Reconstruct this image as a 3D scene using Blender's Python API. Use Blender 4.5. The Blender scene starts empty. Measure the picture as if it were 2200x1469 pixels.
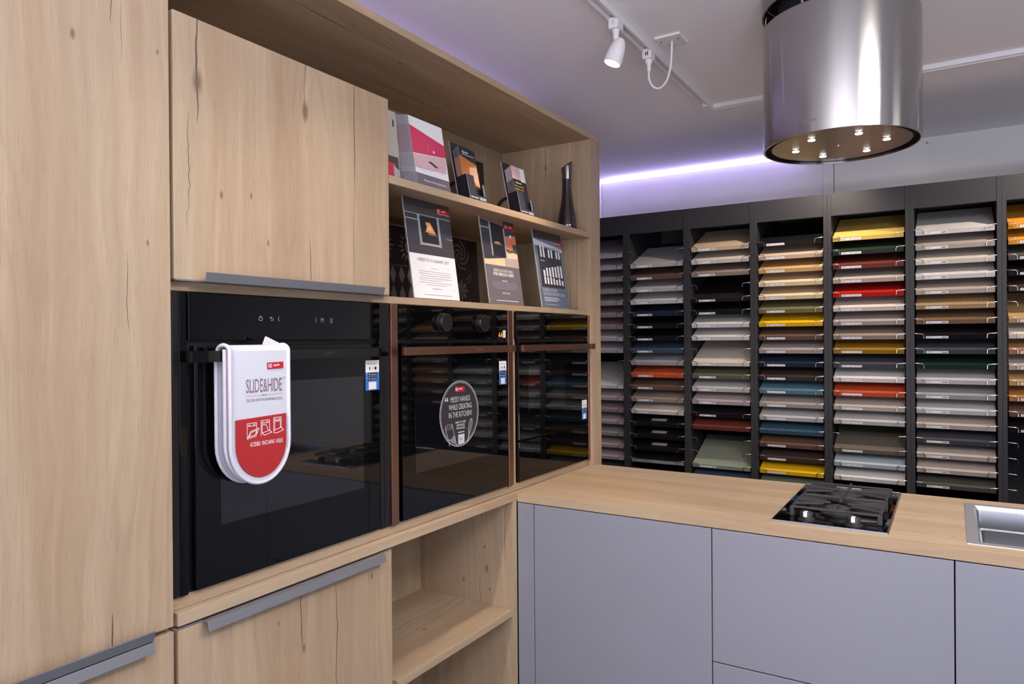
import bpy, bmesh, math, random
from mathutils import Vector, Matrix
random.seed(7)
C = bpy.context.scene.collection
H = 1.435            # eye height above the floor
CEIL = H + 1.06
PI = math.pi

# ------------------------------------------------------------------ camera
cam_d = bpy.data.cameras.new('camera'); cam = bpy.data.objects.new('camera', cam_d); C.objects.link(cam)
yaw, pit, rol = -0.5557, -0.0025, -0.0076
cy, sy, cp, sp, cr, sr = math.cos(yaw), math.sin(yaw), math.cos(pit), math.sin(pit), math.cos(rol), math.sin(rol)
fwd = Vector((sy*cp, cy*cp, sp)); rt = Vector((cy, -sy, 0)); up = rt.cross(fwd)
r2 = cr*rt + sr*up; u2 = -sr*rt + cr*up
cam.matrix_world = Matrix(((r2.x, u2.x, -fwd.x, 0), (r2.y, u2.y, -fwd.y, 0), (r2.z, u2.z, -fwd.z, H), (0, 0, 0, 1)))
cam_d.sensor_width = 36.0; cam_d.lens = 1520.77/2200*36; cam_d.clip_start = .01
bpy.context.scene.camera = cam

# ------------------------------------------------------------------ light and exposure
sc = bpy.context.scene
sc.view_settings.view_transform = 'Standard'; sc.view_settings.look = 'None'
sc.view_settings.gamma = 1; sc.view_settings.use_curve_mapping = False
sc.view_settings.exposure = 0.0
w = bpy.data.worlds.new('world'); sc.world = w; w.use_nodes = True
w.node_tree.nodes['Background'].inputs[0].default_value = (.62, .74, 1, 1)
w.node_tree.nodes['Background'].inputs[1].default_value = 1.0

def area(name, loc, target, sx, sy_, power, col, spread=PI):
    l = bpy.data.lights.new(name, 'AREA'); l.shape = 'RECTANGLE'; l.size = sx; l.size_y = sy_
    l.energy = power; l.color = col; l.spread = spread
    o = bpy.data.objects.new(name, l); C.objects.link(o); o.location = loc
    o.rotation_euler = (Vector(target)-Vector(loc)).to_track_quat('-Z', 'Y').to_euler()
    return o
def spot(name, loc, target, power, col, ang=60, blend=.6, rad=.03, parent=None):
    l = bpy.data.lights.new(name, 'SPOT'); l.energy = power; l.color = col
    l.spot_size = math.radians(ang); l.spot_blend = blend; l.shadow_soft_size = rad
    o = bpy.data.objects.new(name, l); C.objects.link(o); o.location = loc
    o.rotation_euler = (Vector(target)-Vector(loc)).to_track_quat('-Z', 'Y').to_euler()
    if parent:
        o.parent = parent; o.location = Vector(loc)-parent.location
    return o
for kx, pw in ((.32, 7), (1.6, 9), (2.87, 12)): area('daylight_front', (kx, -3.0, 1.35), (kx-.3, 1.0, 4.1), 1.05, 1.9, pw, (.72, .84, 1))
for kx in (.32, 1.6, 2.87): area('ground_bounce_fill', (kx, -3.0, .45), (kx-.4, -.6, 3.45), 1.05, .5, 27, (.95, .91, 1), spread=PI*.62)  # added low fill at the window, lifts the ceiling like ground bounce
area('daylight_right', (4.25, -.6, 1.35), (0, .8, 3.6), 2.9, 1.8, 24, (.86, .92, 1))
WARM = (1, .86, .72)

# ------------------------------------------------------------------ colour and material helpers
def lin(c):
    c /= 255.0
    return c/12.92 if c <= .04045 else ((c+.055)/1.055)**2.4
def rgb(r, g, b): return (lin(r), lin(g), lin(b), 1)
MATS = {}
def mat(name, col, rough=.5, metal=0, spec=.5, emit=None, es=0, trans=0, coat=0, ior=1.5, alpha=1, aniso=0):
    if name in MATS: return MATS[name]
    m = bpy.data.materials.new(name); m.use_nodes = True
    p = m.node_tree.nodes['Principled BSDF']
    p.inputs['Base Color'].default_value = col if len(col) == 4 else (*col, 1)
    p.inputs['Roughness'].default_value = rough; p.inputs['Metallic'].default_value = metal
    p.inputs['Specular IOR Level'].default_value = spec; p.inputs['IOR'].default_value = ior
    p.inputs['Transmission Weight'].default_value = trans; p.inputs['Coat Weight'].default_value = coat
    p.inputs['Alpha'].default_value = alpha
    if aniso: p.inputs['Anisotropic'].default_value = aniso
    if emit: p.inputs['Emission Color'].default_value = (*emit[:3], 1); p.inputs['Emission Strength'].default_value = es
    MATS[name] = m
    return m
class NT:
    def __init__(s, m): s.t = m.node_tree; s.n = s.t.nodes; s.l = s.t.links
    def node(s, typ, **kw):
        x = s.n.new(typ)
        for k, v in kw.items(): setattr(x, k, v)
        return x
    def put(s, sock, v):
        if hasattr(v, 'is_output'): s.l.new(v, sock)
        else: sock.default_value = v
    def M(s, op, a, b=0., c=0.):
        x = s.n.new('ShaderNodeMath'); x.operation = op
        for i, v in enumerate((a, b, c)): s.put(x.inputs[i], v)
        return x.outputs[0]
    def XYZ(s, a, b, c):
        x = s.n.new('ShaderNodeCombineXYZ')
        for i, v in enumerate((a, b, c)): s.put(x.inputs[i], v)
        return x.outputs[0]
    def noise(s, vec, scale=1, detail=2, rough=.5):
        x = s.n.new('ShaderNodeTexNoise'); s.put(x.inputs['Vector'], vec)
        x.inputs['Scale'].default_value = scale; x.inputs['Detail'].default_value = detail; x.inputs['Roughness'].default_value = rough
        return x.outputs[0]
    def mix(s, f, a, b, blend='MIX'):
        x = s.n.new('ShaderNodeMix'); x.data_type = 'RGBA'; x.blend_type = blend
        s.put(x.inputs[0], f); s.put(x.inputs[6], a); s.put(x.inputs[7], b)
        return x.outputs[2]
    def smooth(s, v, a, b):
        x = s.n.new('ShaderNodeMapRange'); x.interpolation_type = 'SMOOTHSTEP'; s.put(x.inputs[0], v)
        x.inputs[1].default_value = a; x.inputs[2].default_value = b
        return x.outputs[0]

OAKN = 0
def oak(axis='z', cracks=(), knots=(), tone=.86, across=None, name=None, seed=None):
    """brushed oak decor: grain along the world axis, drying cracks at (across, from, to, width, wobble)"""
    global OAKN
    OAKN += 1
    sd = OAKN*3.71 if seed is None else seed
    m = bpy.data.materials.new(name or 'oak_decor'); m.use_nodes = True
    n = NT(m); p = n.n['Principled BSDF']
    g = n.node('ShaderNodeNewGeometry'); sx = n.node('ShaderNodeSeparateXYZ'); n.l.new(g.outputs['Position'], sx.inputs[0])
    X, Y, Z = sx.outputs
    if axis == 'z': u = Z; v = n.M('ADD', Y, n.M('MULTIPLY', X, .93)); cv = {'y': Y, 'x': X}[across or 'y']
    elif axis == 'y': u = Y; v = n.M('ADD', X, n.M('MULTIPLY', Z, .97)); cv = {'x': X, 'z': Z}[across or 'x']
    else: u = X; v = n.M('ADD', Y, n.M('MULTIPLY', Z, .97)); cv = {'y': Y, 'z': Z}[across or 'y']
    u0 = u
    u = n.M('ADD', u, sd*1.37); v = n.M('ADD', v, sd)
    big = n.noise(n.XYZ(n.M('MULTIPLY', u, 1.1), n.M('MULTIPLY', v, 3.2), sd), 1, 2)
    vw = n.M('ADD', v, n.M('MULTIPLY', n.M('SUBTRACT', big, .5), .13))
    # cathedral rings
    ring = n.M('FRACT', n.M('MULTIPLY', n.noise(n.XYZ(n.M('MULTIPLY', u, .75), n.M('MULTIPLY', vw, 7), sd+3), 1, 2, .4), 13))
    ring = n.M('ABSOLUTE', n.M('SUBTRACT', ring, .5))
    streak = n.noise(n.XYZ(n.M('MULTIPLY', u, 1.6), n.M('MULTIPLY', vw, 46), sd+1), 1, 5, .6)
    fine = n.noise(n.XYZ(n.M('MULTIPLY', u, 16), n.M('MULTIPLY', v, 430), sd+2), 1, 3, .65)
    broad = n.noise(n.XYZ(n.M('MULTIPLY', u, .55), n.M('MULTIPLY', vw, 6.5), sd+5), 1, 1)
    c1 = n.mix(n.smooth(broad, .3, .7), rgb(186, 163, 139), rgb(173, 147, 122))
    c1 = n.mix(n.M('MULTIPLY', n.smooth(streak, .42, .78), .42), c1, rgb(160, 130, 104))
    c1 = n.mix(n.M('MULTIPLY', n.smooth(streak, .5, .22), .35), c1, rgb(216, 190, 160))
    c1 = n.mix(n.M('MULTIPLY', n.M('MULTIPLY', n.smooth(ring, .30, .5), n.smooth(big, .42, .62)), .30), c1, rgb(156, 126, 100))
    c1 = n.mix(n.M('MULTIPLY', n.smooth(fine, .52, .72), .36), c1, rgb(136, 110, 88))
    # grey weathered patches
    c1 = n.mix(n.M('MULTIPLY', n.smooth(n.noise(n.XYZ(n.M('MULTIPLY', u, .8), n.M('MULTIPLY', vw, 3.5), sd+9), 1, 2), .52, .72), .40), c1, rgb(176, 160, 138))
    dark = None
    wob = n.M('SUBTRACT', n.noise(n.XYZ(n.M('MULTIPLY', u, 9), sd, sd), 1, 3, .6), .5)
    for (c, a, b, wd, wb) in cracks:
        d = n.M('ABSOLUTE', n.M('SUBTRACT', cv, n.M('ADD', n.M('MULTIPLY', wob, wb), c)))
        t = n.M('DIVIDE', n.M('SUBTRACT', u0, (a+b)/2), (b-a)/2)
        taper = n.M('MAXIMUM', n.M('SUBTRACT', 1., n.M('MULTIPLY', t, t)), 0.)
        e = n.M('DIVIDE', d, n.M('ADD', n.M('MULTIPLY', n.M('MULTIPLY', taper, n.smooth(streak, .25, .6)), wd*.85), wd*.12))
        k = n.M('MULTIPLY', n.smooth(e, 1.5, .45), n.smooth(taper, 0., .12))
        dark = k if dark is None else n.M('MAXIMUM', dark, k)
    for (c, a, rr) in knots:
        du = n.M('DIVIDE', n.M('SUBTRACT', u0, a), 2.2); dv = n.M('SUBTRACT', cv, c)
        r = n.M('SQRT', n.M('ADD', n.M('MULTIPLY', du, du), n.M('MULTIPLY', dv, dv)))
        r = n.M('ADD', r, n.M('MULTIPLY', n.M('SUBTRACT', streak, .5), rr*.9))
        k = n.M('MULTIPLY', n.smooth(r, rr, rr*.15), .8)
        dark = k if dark is None else n.M('MAXIMUM', dark, k)
    # small scattered knots
    vo = n.node('ShaderNodeTexVoronoi'); n.put(vo.inputs['Vector'], n.XYZ(n.M('MULTIPLY', u, 4.5), n.M('MULTIPLY', v, 7), sd)); vo.inputs['Scale'].default_value = 1
    sv = n.node('ShaderNodeSeparateColor'); n.l.new(vo.outputs['Color'], sv.inputs[0])
    sk = n.M('MULTIPLY', n.M('MULTIPLY', n.smooth(n.M('ADD', vo.outputs['Distance'], n.M('MULTIPLY', fine, .02)), .05, .02), .6), n.M('GREATER_THAN', sv.outputs[0], .66))
    dark = sk if dark is None else n.M('MAXIMUM', dark, sk)
    c1 = n.mix(n.M('MULTIPLY', dark, .82), c1, rgb(66, 52, 46))
    c1 = n.mix(1., c1, (tone*.985, tone*.995, tone*.955, 1), 'MULTIPLY')
    n.l.new(c1, p.inputs['Base Color'])
    p.inputs['Roughness'].default_value = .55; p.inputs['Specular IOR Level'].default_value = .3
    b = n.node('ShaderNodeBump'); b.inputs['Strength'].default_value = .25; b.inputs['Distance'].default_value = .0008
    n.l.new(n.M('SUBTRACT', fine, dark), b.inputs['Height']); n.l.new(b.outputs[0], p.inputs['Normal'])
    return m

def noisy(name, col, var=.06, scale=3, rough=.5, bump=0, bscale=200, spec=.5):
    m = mat(name, col, rough, spec=spec); n = NT(m); p = n.n['Principled BSDF']
    g = n.node('ShaderNodeNewGeometry')
    f = n.noise(g.outputs['Position'], scale, 3)
    a = tuple(max(0, x*(1-var)) for x in col[:3])+(1,); b = tuple(min(1, x*(1+var)) for x in col[:3])+(1,)
    n.l.new(n.mix(f, a, b), p.inputs['Base Color'])
    if bump:
        bb = n.node('ShaderNodeBump'); bb.inputs['Strength'].default_value = bump; bb.inputs['Distance'].default_value = .001
        n.l.new(n.noise(g.outputs['Position'], bscale, 2), bb.inputs['Height']); n.l.new(bb.outputs[0], p.inputs['Normal'])
    return m

def brushed(name, col, rough, stretch, aniso=.0, centre=None, var=.10):
    """brushed steel: fine scratches stretched along one axis, as bump in roughness"""
    m = mat(name, col, rough, metal=1); n = NT(m); p = n.n['Principled BSDF']
    g = n.node('ShaderNodeNewGeometry')
    mp = n.node('ShaderNodeMapping'); mp.inputs['Scale'].default_value = stretch
    n.l.new(g.outputs['Position'], mp.inputs['Vector'])
    f = n.noise(mp.outputs[0], 1, 4, .7)
    n.l.new(n.M('ADD', n.M('MULTIPLY', n.M('SUBTRACT', f, .5), var), rough), p.inputs['Roughness'])
    if aniso:
        p.inputs['Anisotropic'].default_value = aniso; p.inputs['Anisotropic Rotation'].default_value = .25
        tg = n.node('ShaderNodeTangent'); tg.direction_type = 'RADIAL'; tg.axis = 'Z'
        n.l.new(tg.outputs[0], p.inputs['Tangent'])
    return m

# ------------------------------------------------------------------ mesh builder (world coordinates)
TEXTS = {}
def text_geo(s, bold=False):
    if (s, bold) in TEXTS: return TEXTS[(s, bold)]
    cu = bpy.data.curves.new('t', 'FONT'); cu.body = s; cu.size = 1; cu.resolution_u = 2
    if bold: cu.offset = .02
    o = bpy.data.objects.new('t', cu); C.objects.link(o)
    dg = bpy.context.evaluated_depsgraph_get(); dg.update()
    me = bpy.data.meshes.new_from_object(o.evaluated_get(dg))
    vs = [(v.co.x, v.co.y) for v in me.vertices]; fs = [tuple(p.vertices) for p in me.polygons]
    bpy.data.objects.remove(o); bpy.data.curves.remove(cu); bpy.data.meshes.remove(me)
    x0 = min((v[0] for v in vs), default=0); x1 = max((v[0] for v in vs), default=0)
    TEXTS[(s, bold)] = (vs, fs, x0, x1)
    return TEXTS[(s, bold)]

class Frame:
    """a flat local frame: origin, right, up; n points at the viewer"""
    def __init__(s, o, u, v):
        s.o = Vector(o); s.u = Vector(u).normalized(); s.v = Vector(v).normalized(); s.n = s.u.cross(s.v)
    def p(s, x, y, l=0): return s.o + s.u*x + s.v*y + s.n*l

class MB:
    def __init__(s): s.v = []; s.f = []; s.mi = []; s.mats = []
    def mid(s, m):
        if m not in s.mats: s.mats.append(m)
        return s.mats.index(m)
    def add(s, vs, fs, m):
        o = len(s.v); s.v += [Vector(x) for x in vs]; k = s.mid(m)
        for f in fs: s.f.append([i+o for i in f]); s.mi.append(k)
        return s
    def box(s, a, b, m):
        (x0, y0, z0), (x1, y1, z1) = a, b
        x0, x1 = min(x0, x1), max(x0, x1); y0, y1 = min(y0, y1), max(y0, y1); z0, z1 = min(z0, z1), max(z0, z1)
        vs = [(x0,y0,z0),(x1,y0,z0),(x1,y1,z0),(x0,y1,z0),(x0,y0,z1),(x1,y0,z1),(x1,y1,z1),(x0,y1,z1)]
        return s.add(vs, [(0,3,2,1),(4,5,6,7),(0,1,5,4),(1,2,6,5),(2,3,7,6),(3,0,4,7)], m)
    def obox(s, fr, x0, x1, y0, y1, l0, l1, m):
        vs = [fr.p(x, y, l) for l in (l0, l1) for (x, y) in ((x0,y0),(x1,y0),(x1,y1),(x0,y1))]
        return s.add(vs, [(0,3,2,1),(4,5,6,7),(0,1,5,4),(1,2,6,5),(2,3,7,6),(3,0,4,7)], m)
    def prism(s, pts, vec, m):
        n = len(pts); vec = Vector(vec); a = [Vector(p) for p in pts]
        return s.add(a+[p+vec for p in a], [tuple(range(n))[::-1], tuple(range(n, 2*n))]+[(i, (i+1) % n, n+(i+1) % n, n+i) for i in range(n)], m)
    def poly(s, fr, pts, m, l=.0003): return s.add([fr.p(x, y, l) for x, y in pts], [tuple(range(len(pts)))], m)
    def rect(s, fr, x0, y0, x1, y1, m, l=.0003): return s.poly(fr, [(x0,y0),(x1,y0),(x1,y1),(x0,y1)], m, l)
    def line(s, fr, pts, wd, m, l=.0004):
        for (x0, y0), (x1, y1) in zip(pts[:-1], pts[1:]):
            l += 2.5e-5
            d = Vector((x1-x0, y1-y0)); 
            if d.length < 1e-9: continue
            d.normalize(); nx, ny = -d.y*wd/2, d.x*wd/2; ex, ey = d.x*wd/2, d.y*wd/2
            s.poly(fr, [(x0+nx-ex, y0+ny-ey), (x0-nx-ex, y0-ny-ey), (x1-nx+ex, y1-ny+ey), (x1+nx+ex, y1+ny+ey)], m, l)
        return s
    def ring(s, fr, cx, cy_, r0, r1, m, l=.0004, seg=40, ky=1.0):
        vs = []; 
        for i in range(seg):
            a = 2*PI*i/seg
            vs += [fr.p(cx+r0*math.cos(a), cy_+ky*r0*math.sin(a), l), fr.p(cx+r1*math.cos(a), cy_+ky*r1*math.sin(a), l)]
        return s.add(vs, [(2*i, 2*i+1, (2*i+3) % (2*seg), (2*i+2) % (2*seg)) for i in range(seg)], m)
    def disc(s, fr, cx, cy_, r, m, l=.0003, seg=36): return s.poly(fr, [(cx+r*math.cos(2*PI*i/seg), cy_+r*math.sin(2*PI*i/seg)) for i in range(seg)], m, l)
    def text(s, t, fr, x, y, h, m, width=None, align='c', l=.0005, bold=False):
        vs, fs, x0, x1 = text_geo(t, bold)
        if not vs: return s
        ky = h/.70; kx = ky if width is None else width/(x1-x0)
        wd = (x1-x0)*kx
        ox = x-wd/2 if align == 'c' else (x if align == 'l' else x-wd)
        return s.add([fr.p(ox+(a-x0)*kx, y+b*ky, l) for a, b in vs], fs, m)
    def lathe(s, c, prof, m, axis=(0,0,1), seg=32, cap=True):
        ax = Vector(axis).normalized(); q = Vector((0,0,1)).rotation_difference(ax); c = Vector(c)
        vs = []
        for r, z in prof:
            for i in range(seg):
                a = 2*PI*i/seg; vs.append(c+q @ Vector((r*math.cos(a), r*math.sin(a), z)))
        fs = []
        for j in range(len(prof)-1):
            for i in range(seg):
                k = (i+1) % seg; fs.append((j*seg+i, j*seg+k, (j+1)*seg+k, (j+1)*seg+i))
        if cap:
            if prof[0][0] > 1e-4: fs.append(tuple(range(seg))[::-1])
            if prof[-1][0] > 1e-4: fs.append(tuple((len(prof)-1)*seg+i for i in range(seg)))
        return s.add(vs, fs, m)
    def tube(s, pts, r, m, seg=8, closed=False):
        pts = [Vector(p) for p in pts]; n = len(pts); vs = []; prev = None
        for i, p in enumerate(pts):
            a = pts[(i-1) % n] if (closed or i > 0) else p; b = pts[(i+1) % n] if (closed or i < n-1) else p
            t = (b-a).normalized()
            if prev is None: nrm = t.orthogonal().normalized()
            else:
                nrm = prev-t*prev.dot(t); nrm = nrm.normalized() if nrm.length > 1e-6 else t.orthogonal().normalized()
            prev = nrm; bn = t.cross(nrm)
            for k in range(seg):
                a2 = 2*PI*k/seg; vs.append(p+(nrm*math.cos(a2)+bn*math.sin(a2))*r)
        fs = []
        for i in range(n if closed else n-1):
            for k in range(seg):
                j = (i+1) % n; fs.append((i*seg+k, i*seg+(k+1) % seg, j*seg+(k+1) % seg, j*seg+k))
        if not closed: fs += [tuple(range(seg))[::-1], tuple((n-1)*seg+k for k in range(seg))]
        return s.add(vs, fs, m)
    def build(s, name, parent=None, root=None, bevel=0, smooth=None, kind=None):
        root = Vector(root) if root is not None else (parent_origin(parent) if parent else Vector((0,0,0)))
        me = bpy.data.meshes.new(name); me.from_pydata([tuple(v-root) for v in s.v], [], s.f)
        for m in s.mats: me.materials.append(m)
        me.polygons.foreach_set('material_index', s.mi); me.update()
        o = bpy.data.objects.new(name, me); C.objects.link(o)
        if parent: o.parent = parent
        elif root.length: o.location = root
        if smooth is not None:
            me.shade_smooth(); me.set_sharp_from_angle(angle=math.radians(smooth))
        if bevel:
            b = o.modifiers.new('bevel', 'BEVEL'); b.width = bevel; b.segments = 2; b.limit_method = 'ANGLE'; b.angle_limit = math.radians(40)
            b.harden_normals = False
        if kind: o['kind'] = kind
        return o
def parent_origin(p):
    v = Vector((0,0,0))
    while p: v = v+Vector(p.location); p = p.parent
    return v
def tag(o, label, cat, group=None, kind=None):
    o['label'] = label; o['category'] = cat
    if group: o['group'] = group
    if kind: o['kind'] = kind
    return o
def thing(name, label, cat, loc, group=None):
    o = bpy.data.objects.new(name, None); C.objects.link(o); o.location = loc; o.empty_display_size = .05
    return tag(o, label, cat, group)
def struct(name, a, b, m):
    o = MB().box(a, b, m).build(name); o['kind'] = 'structure'; return o

# ------------------------------------------------------------------ shared materials
M_ceil = noisy('ceiling_paint', rgb(235, 234, 241), .02, 1.5, .9)
M_wall = noisy('wall_paint', rgb(214, 212, 212), .02, 1.2, .85)
M_floor = noisy('floor_tile', rgb(84, 83, 86), .06, 4, .5)
M_grey = noisy('grey_lacquer', rgb(132, 134, 146), .012, 2, .5, spec=.35)
M_gap = mat('dark_gap', rgb(22, 20, 24), .8)
M_rack = noisy('rack_laminate', rgb(35, 34, 38), .04, 5, .55, spec=.4)
M_rackin = noisy('rack_laminate_inner', rgb(50, 48, 52), .04, 5, .6, spec=.3)
M_blackglass = mat('black_oven_glass', rgb(5, 5, 7), .03, spec=.34)
M_winglass = mat('oven_window_glass', rgb(12, 13, 16), .035, spec=.8)
M_blackmet = mat('black_metal', rgb(14, 14, 17), .33, spec=.5)
M_copper = brushed('copper_metal', rgb(158, 118, 102), .36, (90, 4, 4))
M_alu = mat('grey_aluminium', rgb(128, 129, 136), .42, metal=.55)
M_white = mat('white_plastic', rgb(228, 226, 228), .4)
M_ink = mat('black_ink', rgb(26, 24, 28), .6)
M_paper = mat('white_paper', rgb(226, 224, 228), .55)
M_red = mat('brand_red', rgb(176, 14, 32), .5)
M_prt = mat('print_white', rgb(235, 235, 238), .6)
M_chrome = mat('chrome', (.75, .75, .76, 1), .12, metal=1)
M_wire = mat('dark_chrome_wire', rgb(190, 184, 178), .25, metal=1)
M_alum = brushed('hood_steel', (.43, .42, .415, 1), .19, (7, 7, 420), aniso=.9, var=.0)
M_alumd = mat('hood_underside', (.30, .29, .28, 1), .3, metal=1)
M_blue = mat('print_blue', rgb(48, 112, 190), .5)
M_glow = mat('lamp_lens', (1, 1, 1, 1), .4, emit=(1, .93, .84), es=14)
M_panel = noisy('wall_board', rgb(216, 212, 214), .015, 1.5, .55)

# ------------------------------------------------------------------ room shell
XL, XR, YB, YF = -1.985, 4.35, 4.363, -3.1
struct('floor', (XL-.1, YF-.1, -.1), (XR+.1, YB+.1, 0), M_floor)
struct('ceiling', (XL-.1, YF-.1, CEIL), (XR+.1, YB+.1, CEIL+.1), M_ceil)
struct('wall_back', (XL-.1, YB, 0), (XR+.1, YB+.1, CEIL), M_wall)
struct('wall_left', (XL-.1, YF, 0), (XL, YB, CEIL), M_wall)
# right wall and shop-front wall each with a window opening
M_dwall = noisy('dark_wall_paint', rgb(72, 70, 74), .03, 1.2, .8)
def wall_with_opening(name, axis, c0, c1, a0, a1, wa0, wa1, z0, z1):
    b = MB()
    def bb(p0, p1, q0, q1):
        if axis == 'x': b.box((c0, p0, q0), (c1, p1, q1), M_dwall)
        else: b.box((p0, c0, q0), (p1, c1, q1), M_wall)
    bb(a0, wa0, 0, CEIL); bb(wa1, a1, 0, CEIL); bb(wa0, wa1, 0, z0); bb(wa0, wa1, z1, CEIL)
    o = b.build(name); o['kind'] = 'structure'
wall_with_opening('wall_right', 'x', XR, XR+.1, YF, YB, -2.2, 1.0, .35, 2.3)
wall_with_opening('wall_front', 'y', YF-.1, YF, XL, XR, -.3, 3.5, .25, 2.3)
M_frame = mat('window_frame_paint', rgb(60, 62, 66), .5)
for nm, ax in (('window_1', 'y'), ('window_2', 'x')):
    b = MB(); lo, hi = ((-.3, 3.5) if ax == 'y' else (-2.2, 1.0)); zz = (.25 if ax == 'y' else .35)
    for k in range(4):
        q = lo+(hi-lo)*k/3
        if ax == 'y': b.box((q-.03, YF-.08, zz), (q+.03, YF-.02, 2.3), M_frame)
        else: b.box((XR+.02, q-.03, zz), (XR+.08, q+.03, 2.3), M_frame)
    for z in (zz+.02, 2.28):
        if ax == 'y': b.box((lo, YF-.08, z-.03), (hi, YF-.02, z+.03), M_frame)
        else: b.box((XR+.02, lo, z-.03), (XR+.08, hi, z+.03), M_frame)
    b.build(nm)['kind'] = 'structure'
# white boards on the back wall above the display racks, butt-jointed
for k, (x0, x1, d) in enumerate(((XL+.002, -.560, .014), (-.556, -.122, .016))):
    o = MB().box((x0, YB-d, 1.9), (x1, YB, CEIL), M_panel).build('trim_%d' % (k+1), bevel=.001); o['kind'] = 'structure'
# cover strip over the board joint
o = MB().box((-.612, YB-.02, 1.9), (-.560, YB-.0145, CEIL), M_panel).build('trim_3', bevel=.001); o['kind'] = 'structure'
b = MB(); fr = Frame((-.10, YB, CEIL-.025), (1,0,0), (0,0,1)); b.lathe((-.104, YB-.004, CEIL-.03), [(.006, 0), (.006, .004)], M_chrome, axis=(0,-1,0), seg=10)
tag(b.build('wall_screw'), 'small dark screw head high on the white wall beside the board edge', 'screw')
# ------------------------------------------------------------------ tall cabinet (left edge of the view)
XF, XC = -1.262, -1.283            # door plane, carcass plane
O_tall = oak('z', cracks=[(.695, H+.56, H+.80, .0016, .03), (.712, H+.50, H+.62, .001, .02), (.719, H+.02, H+.17, .0012, .012), (.687, H-.56, H-.475, .0015, .004)],
             knots=[(.629, H+.525, .006), (.758, H+.185, .004), (.78, H+.545, .004)], seed=11)
t = thing('tall_cabinet', 'full-height oak cabinet at the left edge with grey strip handles on both doors', 'cabinet', (-1.55, .5, 0))
O_v2 = oak('z', seed=23); O_y1 = oak('y', seed=31); O_y2 = oak('y', seed=37)
MB().box((-1.85, .203, .0), (XC-.001, .805, 2.283), O_v2).build('carcass', t)
d = MB().box((XC+.001, .205, .895), (XF, .8025, 2.283), O_tall).build('door', t, bevel=.0008)
def strip_handle(parent, y0, y1, z, sgn, name='handle', lip=None):
    """edge profile: flange out from the door edge, then a leaning face; sgn -1 hangs down, +1 stands up"""
    b = MB(); th = .0022
    prof = [(XF-.019, z), (XF+.019, z), (XF+.0245, z+sgn*.0185), (XF+.0215, z+sgn*.0195), (XF+.0165, z+sgn*th), (XF-.019, z+sgn*th)]
    b.prism([(x, y0, q) for x, q in prof], (0, y1-y0, 0), M_alu)
    if lip: b.box((XF-.004, lip[0], z), (XF+.0008, lip[1], z+sgn*.003), M_alu)
    o = b.build(name, parent, bevel=.0006)
    o['label'] = 'brushed grey aluminium strip handle'
    return o
strip_handle(d, .255, .752, H-.5455, 1)
d = MB().box((XC+.001, .205, .12), (XF, .8025, .885), oak('z', seed=12)).build('door', t, bevel=.0008)
strip_handle(d, .255, .752, H-.5475, -1)
MB().box((-1.80, .21, 0), (-1.31, .80, .115), M_blackmet).build('plinth', t)

# ------------------------------------------------------------------ oak surround: top board, right side panel, shelf over the ovens, rail, ledge
O_top = oak('y', cracks=[(-1.357, .7, 1.72, .0022, .014), (-1.345, 1.35, 1.62, .0014, .012), (-1.352, 2.12, 2.70, .0016, .016), (-1.56, 1.55, 2.25, .0014, .02)], knots=[(-1.39, 1.62, .008), (-1.50, 2.0, .006)], tone=.93, seed=41)
t = thing('cabinet_surround', 'oak frame of top board and side panel enclosing the ovens and shelves', 'cabinet frame', (-1.55, 1.75, 0))
MB().box((-1.85, .8058, 2.263), (XF, 2.745, 2.285), O_top).build('top_panel', t, bevel=.0008)
b = MB(); Os1, Os2, Os3 = oak('z', seed=51), oak('z', seed=57), oak('z', seed=63)
b.box((-1.327, 2.654, 0), (XF, 2.682, 2.2625), Os1).box((-1.85, 2.6825, 0), (XF-.0015, 2.712, 2.2625), Os2).box((-1.85, 2.7125, 0), (XF, 2.745, 2.2625), Os3)
b.build('side_panel', t, bevel=.0008)
MB().box((-1.85, 2.656, .93), (-1.3285, 2.682, 2.2625), oak('z', across='x', cracks=[(-1.474, H+.66, H+.83, .002, .01), (-1.345, H+.30, H+.6, .001, .012), (-1.36, H+.06, H+.3, .001, .02)], knots=[(-1.473, H+.735, .008), (-1.42, H+.2, .006), (-1.37, H+.26, .004)], tone=.95, seed=66)).build('inner_side_panel', t)
MB().box((-1.705, .81, H+.12), (-1.69, 2.656, 2.2625), oak('z', tone=.8, seed=71)).build('back_panel', t)
MB().box((-1.69, .812, H+.1015), (XC, 2.6535, H+.1205), O_y1).build('shelf', t, bevel=.0008)
MB().box((-1.85, .812, H-.5195), (XC, 2.6535, H-.4945), O_y2).build('rail', t, bevel=.0008)
b = MB().box((-1.85, 2.0625, H-.4945), (XC, 2.0845, H+.1015), oak('z', seed=75))
b.build('partition', t, bevel=.0008)
t = MB().box((-1.84, .812, H-.5455), (XF, 2.6535, H-.5200), oak('y', seed=81, tone=.90)).build('ledge_board', bevel=.0012)
tag(t, 'long oak ledge board running under the ovens, grain lengthwise', 'ledge')

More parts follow.
